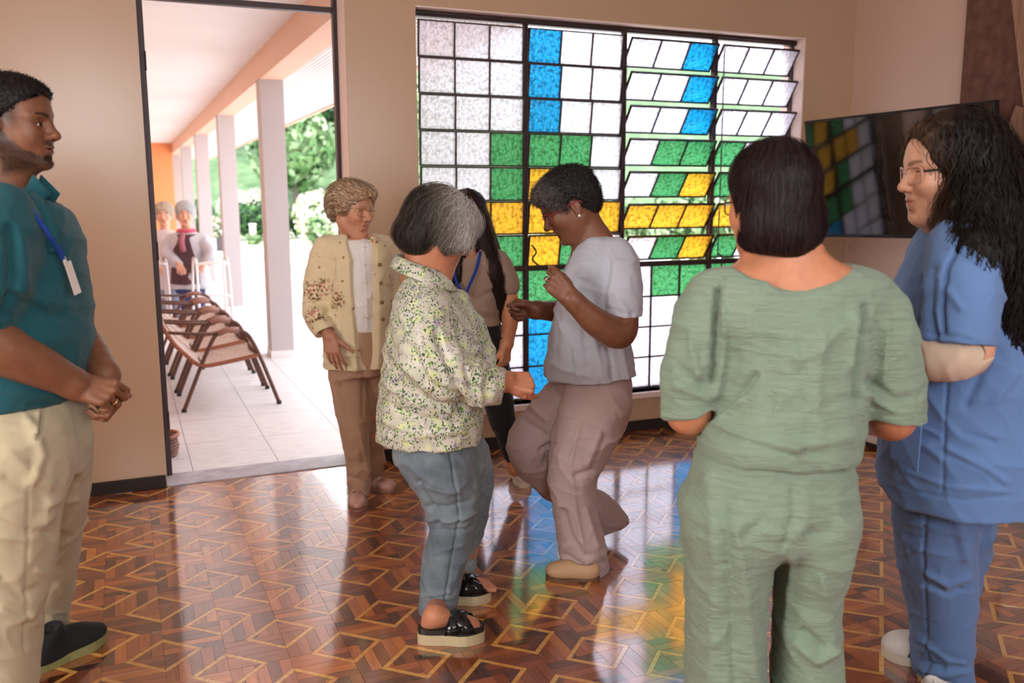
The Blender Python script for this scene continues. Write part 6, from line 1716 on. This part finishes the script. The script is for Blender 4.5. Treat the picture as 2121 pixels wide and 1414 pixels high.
def walker(x, y, rz, label, col):
    r = tag(empty('walking_frame', (x, y, 0), rz), label, 'walking frame')
    mt = plain('frame_tube_' + col[0], col[1], .35, .3, var=.04); gp = plain('grip_' + col[0], col[2], .7); ru = plain('ferrule_' + col[0], (.05, .05, .05), .8)
    for s in (-1, 1):
        m = MB(); m.tube(smooth_path([(s * .17, -.20, .02), (s * .165, -.15, .45), (s * .16, -.10, .70), (s * .16, -.03, .755), (s * .16, .12, .755), (s * .16, .20, .70), (s * .17, .26, .40), (s * .175, .28, .02)], 5), .014, 8); m.build('side_loop', mt, r, smooth=True)
        m = MB(); m.tube([(s * .16, -.02, .757), (s * .16, .13, .757)], .019, 8); m.build('grip', gp, r, smooth=True)
        for yy in (-.20, .28):
            m = MB(); m.tube([(s * .172, yy, 0), (s * .172, yy, .03)], .019, 8); m.build('ferrule', ru, r)
    for z, yy in ((.70, -.10), (.36, -.16)):
        m = MB(); m.tube(smooth_path([(-.162, yy, z), (-.1, yy - .01, z + .02), (.1, yy - .01, z + .02), (.162, yy, z)], 4), .014, 8); m.build('cross_bar', mt, r, smooth=True)
    return r
walker(.86, 10.16, .05, 'white metal walking frame held by the person in the dark waistcoat', ('white', lin(236, 228, 224), lin(220, 214, 210)))
walker(.25, 10.32, .05, 'walking frame with reddish grips beside the white walking frame', ('grey', lin(206, 190, 188), lin(150, 96, 84)))

def person_outside(v0, base, label, dx, hair, top, vest, trous, sc=1.0, scarf=None):
    p = Person(v0, base, label); pt, ring = p.pt, p.ring
    skin = lin(226, 168, 140)
    P0 = lambda x, y, dv=0: pt(x + dx, y, dv)
    def rg(y, a, b, d, dv=0): return ring(y, a + dx, b + dx, d, dv)
    R = frame((.25, -.96, -.12), (0, 0, 1)); hc = P0(384, 441)
    fh = Field(); L = head(fh, hc, R, 1.08, smile=.8, old=1); fh.cone(L.w((-.02, 0, -.05)), P0(386, 490), .05, .06, k=.04)
    fb = Field(); fb.loft([rg(490, 366, 405, .08), rg(560, 362, 415, .1), rg(600, 365, 415, .11)])
    fb.limb([(P0(383, 595), .07), (P0(388, 630, -.05), .05), (P0(393, 672, -.06), .04)], k=.03); fb.limb([(P0(408, 595), .07), (P0(410, 630, -.03), .05), (P0(412, 668, -.02), .04)], k=.03)
    fa = Field()
    for a, b, c, s in (((424, 492, 0), (438, 524, -.08), (425, 544, -.22), -1), ((352, 492, 0), (345, 524, -.1), (372, 548, -.22), 1)):
        fa.limb([(P0(*a), .05), (P0(*b), .038), (P0(*c), .026)], k=.02); hand(fa, P0(*c), frame((-.3 * -s, -.8, -.35), (0, -.3, 1)), s, 1.0, curl=(.9, 1.1, .6))
    make_body(p, [(fh, .006, lambda P: face_cols(L, P, skin, lip=lin(190, 110, 100), brow=lin(150, 130, 120)), None, None), (fa, .006, None, None, None), (fb, .02, None, None, None)], skin)
    f = Field(); H = Loc(f, hc, R, 1.12); H.ell((-.02, 0, .04), (.11, .10, .09)); H.ell((-.05, 0, -.03), (.065, .095, .07), k=.03); H.ell((.10, 0, -.03), (.07, .064, .085), k=.01, op=-1)
    put_hair(p, f, .008, lambda P, r: np.outer(.7 + .4 * r, hair), 500, lambda P, g: vv(0, 0, -1) + 0 * P, 8, .014, .004, .006, 3, bump=.004, bscale=25)
    f = Field(); f.loft([rg(474, 372, 400, .09), rg(490, 352, 424, .13), rg(540, 352, 428, .15), rg(595, 350, 436, .17)], capk=.02)
    f.limb([(P0(420, 494), .07), (P0(438, 524, -.08), .058), (P0(428, 541, -.18), .045)], k=.04); f.limb([(P0(356, 494), .07), (P0(345, 524, -.1), .058), (P0(368, 545, -.18), .045)], k=.04)
    p.cloth('jacket', f, .010, cloth_mat('jacket_' + top[0], top[1], .9), wr=((5, .006, 5, (1, 1, .5)),))
    if vest:
        f = Field(); f.loft([rg(482, 360, 416, .12), rg(530, 355, 424, .162), rg(585, 352, 430, .18)], capk=.02); f.chain([(P0(384, 470, -.2), .05), (P0(394, 600, -.24), .075)], k=.01); f.pr[-1] = f.pr[-1][:4] + (-1,)
        p.cloth('waistcoat', f, .010, cloth_mat('dark_waistcoat', vest, .9), wr=((5, .004, 6, (1, 1, .5)),))
    if scarf:
        mb = MB(); mb.tube(smooth_path(ringpts(P0(386, 476, -.02), .085, .075, 14), 2, True), .024, 8, True); s_ = p.put('scarf', np.array(mb.v), mb.f, cloth_mat('pink_scarf', scarf, .9))
        mb = MB(); mb.tube(smooth_path([P0(378, 482, -.12), P0(376, 500, -.19), P0(380, 520, -.2)], 4), [.03] * 8 + [.022], 8); p.put('scarf_end', np.array(mb.v), mb.f, cloth_mat('pink_grey_scarf', lin(170, 100, 110), .9), parent=s_)
    f = Field(); f.loft([rg(585, 362, 422, .13), rg(605, 364, 422, .14)], capk=.02)
    f.limb([(P0(383, 600), .085), (P0(388, 632, -.05), .065), (P0(393, 670, -.06), .055)], k=.03); f.limb([(P0(408, 600), .085), (P0(410, 632, -.03), .065), (P0(412, 666, -.02), .055)], k=.03)
    p.cloth('trousers', f, .011, cloth_mat('trousers_' + top[0], trous, .9), wr=((5, .004, 8, (1, 1, .5)),))
    mt = {'up': plain('dark_shoe_' + top[0], (.03, .03, .04), .5), 'sole': plain('dark_sole_' + top[0], (.02, .02, .02), .6)}
    for x in (393, 412):
        q = P0(x, 668, -.04); q[2] = 0; shoe(p, q + vv(0, .06, 0), q + vv(.01, -.17, 0), 'loafer', mt, .09)
person_outside(10.05, (400, 672), 'person in dark waistcoat and pink scarf leaning on a walking frame outside', 0, lin(236, 230, 230), ('grey', lin(206, 198, 204)), lin(96, 66, 72), lin(60, 70, 120), scarf=lin(214, 92, 112))
person_outside(10.6, (350, 660), 'person in pale clothes partly hidden behind the door jamb outside', -45, lin(238, 214, 190), ('pale', lin(222, 204, 204)), None, lin(150, 150, 170))

# ------------------------------------------------------------------ garden
def leaf_mesh(name, n, shape, size, mats_rgb, seed, flat=.5):
    """cloud of small leaves; shape(r, n) -> points and outward vectors"""
    r = np.random.default_rng(seed); P, N = shape(r, n)
    t = np.cross(N, r.normal(size=(n, 3))); t /= np.linalg.norm(t, axis=1)[:, None] + 1e-9
    nn = N * .6 + r.normal(size=(n, 3)) * .6; b = np.cross(nn, t); b /= np.linalg.norm(b, axis=1)[:, None] + 1e-9
    s = size * r.uniform(.6, 1.4, n)[:, None]
    V_ = np.stack([P - t * s, P + b * s * flat, P + t * s, P - b * s * flat], 1).reshape(-1, 3)
    F_ = np.arange(4 * n).reshape(n, 4)
    c = np.asarray(mats_rgb)[r.integers(0, len(mats_rgb), n)] * r.uniform(.75, 1.2, (n, 1))
    return make_mesh(name, V_, F_, M_leaf, cols=np.repeat(c, 4, 0))
t = NT('leaf'); t.p(Base__Color=t.attr('Col').outputs['Color'], Roughness=.6, Specular__IOR__Level=.2, Subsurface__Weight=0.0); M_leaf = t.m
def blob(c, rad, fill=.35):
    c, rad = np.array(c, float), np.array(rad, float)
    def f(r, n):
        d = r.normal(size=(n, 3)); d /= np.linalg.norm(d, axis=1)[:, None]; k = (1 - fill * r.uniform(0, 1, n) ** 2)[:, None]
        k = k * (1 + .12 * np.sin(d[:, :1] * 7 + d[:, 1:2] * 5 + c[0])); return c + d * rad * k, d
    return f
DG = [lin(44, 72, 44), lin(58, 92, 50), lin(78, 112, 62), lin(34, 56, 36)]
LG = [lin(112, 142, 92), lin(134, 160, 112), lin(90, 124, 76), lin(160, 178, 140)]
FW = [lin(250, 236, 226), lin(246, 214, 196), lin(255, 246, 240), lin(214, 226, 190), lin(160, 196, 130)]
M_trunk = plain('grey_bark', lin(110, 100, 92), .9, var=.2)
def shrub(name, x, y, rx, ry, h, cols, n, size, label, group, seed, dark=DG):
    r = tag(empty(name, (x, y, 0)), label, name.replace('_', ' ').split()[-1], group)
    o = obj('foliage', leaf_mesh('foliage', n, blob((0, 0, h * .5), (rx, ry, h * .5)), size, cols, seed), r); o['kind'] = 'stuff'
    g = Field(); g.ell((0, 0, h * .48), (rx * .72, ry * .72, h * .40)); P, F, N = g.mesh(max(.06, rx * .16)); obj('inner_mass', make_mesh('inner_mass', P, F, M_inner, True), r)
    mb = MB(); mb.tube([(0, 0, 0), (0, 0, h * .3)], .04, 6); mb.build('stem', M_trunk, r)
    return r
M_inner = plain('dense_leaf_mass', lin(48, 76, 44), .9, var=.25, scale=9)
def tree(x, y, z, h, rad, cols, label, seed, n=1500, size=.28):
    r = tag(empty('tree', (x, y, z)), label, 'tree', 'trees on the slope')
    o = obj('crown', leaf_mesh('crown', n, blob((0, 0, h * .62), (rad, rad, h * .42), .5), size, cols, seed), r); o['kind'] = 'stuff'
    mb = MB(); mb.tube([(0, 0, -.4), (.1, 0, h * .3), (0, .1, h * .7)], [.22, .16, .08], 8); mb.build('trunk', M_trunk, r)

def build_garden():
    t = NT('pale_concrete'); v = t.coord(); t.p(Base__Color=t.ramp(t.noise(v, .8, 5), [(.3, lin(214, 206, 200)), (.7, lin(238, 230, 224))]), Roughness=.9); pv = t.m
    t = NT('lawn'); v = t.coord(); t.p(Base__Color=t.ramp(t.noise(v, 1.2, 6, .7), [(.3, lin(138, 150, 118)), (.7, lin(180, 184, 156))]), Roughness=.95); lw = t.m
    t = NT('grass_slope'); v = t.coord(); t.p(Base__Color=t.ramp(t.noise(v, .9, 6, .7), [(.3, lin(64, 88, 58)), (.5, lin(86, 112, 76)), (.7, lin(116, 136, 100))]), Roughness=.95); t.bump(t.noise(v, 4, 4), .6, .2); sl = t.m
    m = MB(); m.box(2.77, 26, WY + .2, 27, -.16, -.02); m.box(-6, 2.77, 26.2, 27, -.16, -.02); struct(m.build('paving', pv))
    m = MB(); m.box(-20, 60, 27, 46, -.2, -.06); struct(m.build('lawn', lw))
    n = 40; V_, F_ = [], []
    for i in range(n + 1):
        for j in range(n + 1):
            x = -30 + 110 * i / n; y = 44 + 46 * j / n; V_.append((x, y, -.3 + 17 * (j / n) ** 1.15 + .6 * math.sin(x * .3 + j * .5)))
    F_ = [(i * (n + 1) + j, (i + 1) * (n + 1) + j, (i + 1) * (n + 1) + j + 1, i * (n + 1) + j + 1) for i in range(n) for j in range(n)]
    struct(obj('slope', make_mesh('slope', V_, F_, sl, True)))
    gh = 'clipped green bushes along the garden'
    for i, (x, y, rx, h, lb) in enumerate(((4.3, 33.0, 1.2, 1.25, 'dark green clipped bush seen between the two farther pillars'), (6.4, 34, 1.1, 1.2, 'dark green bush just beside the nearest veranda pillar'), (2.6, 36, .8, 1.3, 'grey-green bush beyond the small white marker post'))):
        shrub('garden_bush', x, y, rx, 1.0, h, DG, 1500, .10, lb, gh, 100 + i)
    for i, (x, y, rx, h, lb) in enumerate(((5.75, 29.0, .7, 1.6, 'white-flowering shrub right of the nearest pillar'), (7.35, 30.8, .8, 2.2, 'tall pale flowering shrub beside the person in the cardigan'), (5.0, 38.5, 1.4, 1.75, 'cream-blossomed shrub behind the clipped bush'), (9.4, 34, 1.1, 1.8, 'pale flowering shrub at the door frame edge'))):
        shrub('flowering_shrub', x, y, rx, .9, h, FW if i != 1 else FW + LG, 1400, .085, lb, 'flowering shrubs along the lawn', 120 + i)
    shrub('small_plant', 5.4, 27.3, .35, .35, .9, LG, 300, .08, 'small light green plant at the foot of the nearest pillar view', None, 140)
    # potted plant by the far pillar
    r = tag(empty('potted_plant', (2.55, 25.6, 0)), 'flowering plant in a grey pot beside the farther pillars', 'plant')
    mb = MB(); mb.prism([(.22 * math.cos(a), .22 * math.sin(a)) for a in np.linspace(0, 6.283, 17)[:-1]], -.02, .40); mb.build('pot', plain('grey_pot', lin(110, 106, 112), .8), r)
    o = obj('foliage', leaf_mesh('foliage', 400, blob((0, 0, .68), (.36, .36, .34)), .07, FW + LG, 150), r); o['kind'] = 'stuff'
    r = tag(empty('marker_post', (3.85, 29.8, -.06)), 'short white marker post in a tuft of leaves on the lawn', 'post')
    mb = MB(); mb.box(-.09, .09, -.05, .05, 0, .62); mb.build('post_body', M_white, r); mb = MB(); mb.box(-.11, .11, -.07, .07, .62, .66); mb.build('post_cap', M_white, r)
    o = obj('tuft', leaf_mesh('tuft', 160, blob((0, -.1, .16), (.25, .2, .22)), .08, LG, 151), r); o['kind'] = 'stuff'
    # trees on the slope
    TL = ('broad green tree on the slope above the eave edge', 'dark leafy tree high on the slope', 'pale green tree at the foot of the slope', 'dense tree on the slope behind the nearest pillar', 'tall green tree on the slope seen between the pillars', 'grey-green tree with dark gaps near the door frame')
    for i, (x, y, z, h, rd) in enumerate(((12.2, 58, 4.0, 7.5, 3.0), (19.5, 64, 6.3, 9, 3.8), (8.6, 49, .9, 5, 2.1), (5.6, 58, 4, 7, 2.7), (1.0, 66, 7, 8, 3.2), (14.6, 49.5, 1.0, 8, 3.0))):
        tree(x, y, z, h, rd, (DG, DG + LG, LG, DG, DG + LG, LG + [lin(70, 78, 70)])[i], TL[i], 200 + i)
    # planting seen as colour through the louvred window
    WL = ('loose green shrub outside the window behind the dancers', 'green shrub outside the window behind the open louvres', 'pale shrub outside beyond the window corner')
    for i, (x, y, rx, h) in enumerate(((5.2, 15.5, 1.0, 1.5), (8.2, 15.0, 1.1, 1.5), (11.5, 16.2, 1.2, 1.7))):
        shrub('window_shrub', x, y, rx, .8, h, LG + DG[:1], 1600, .10, WL[i], 'shrubs outside the window', 160 + i)
build_garden()
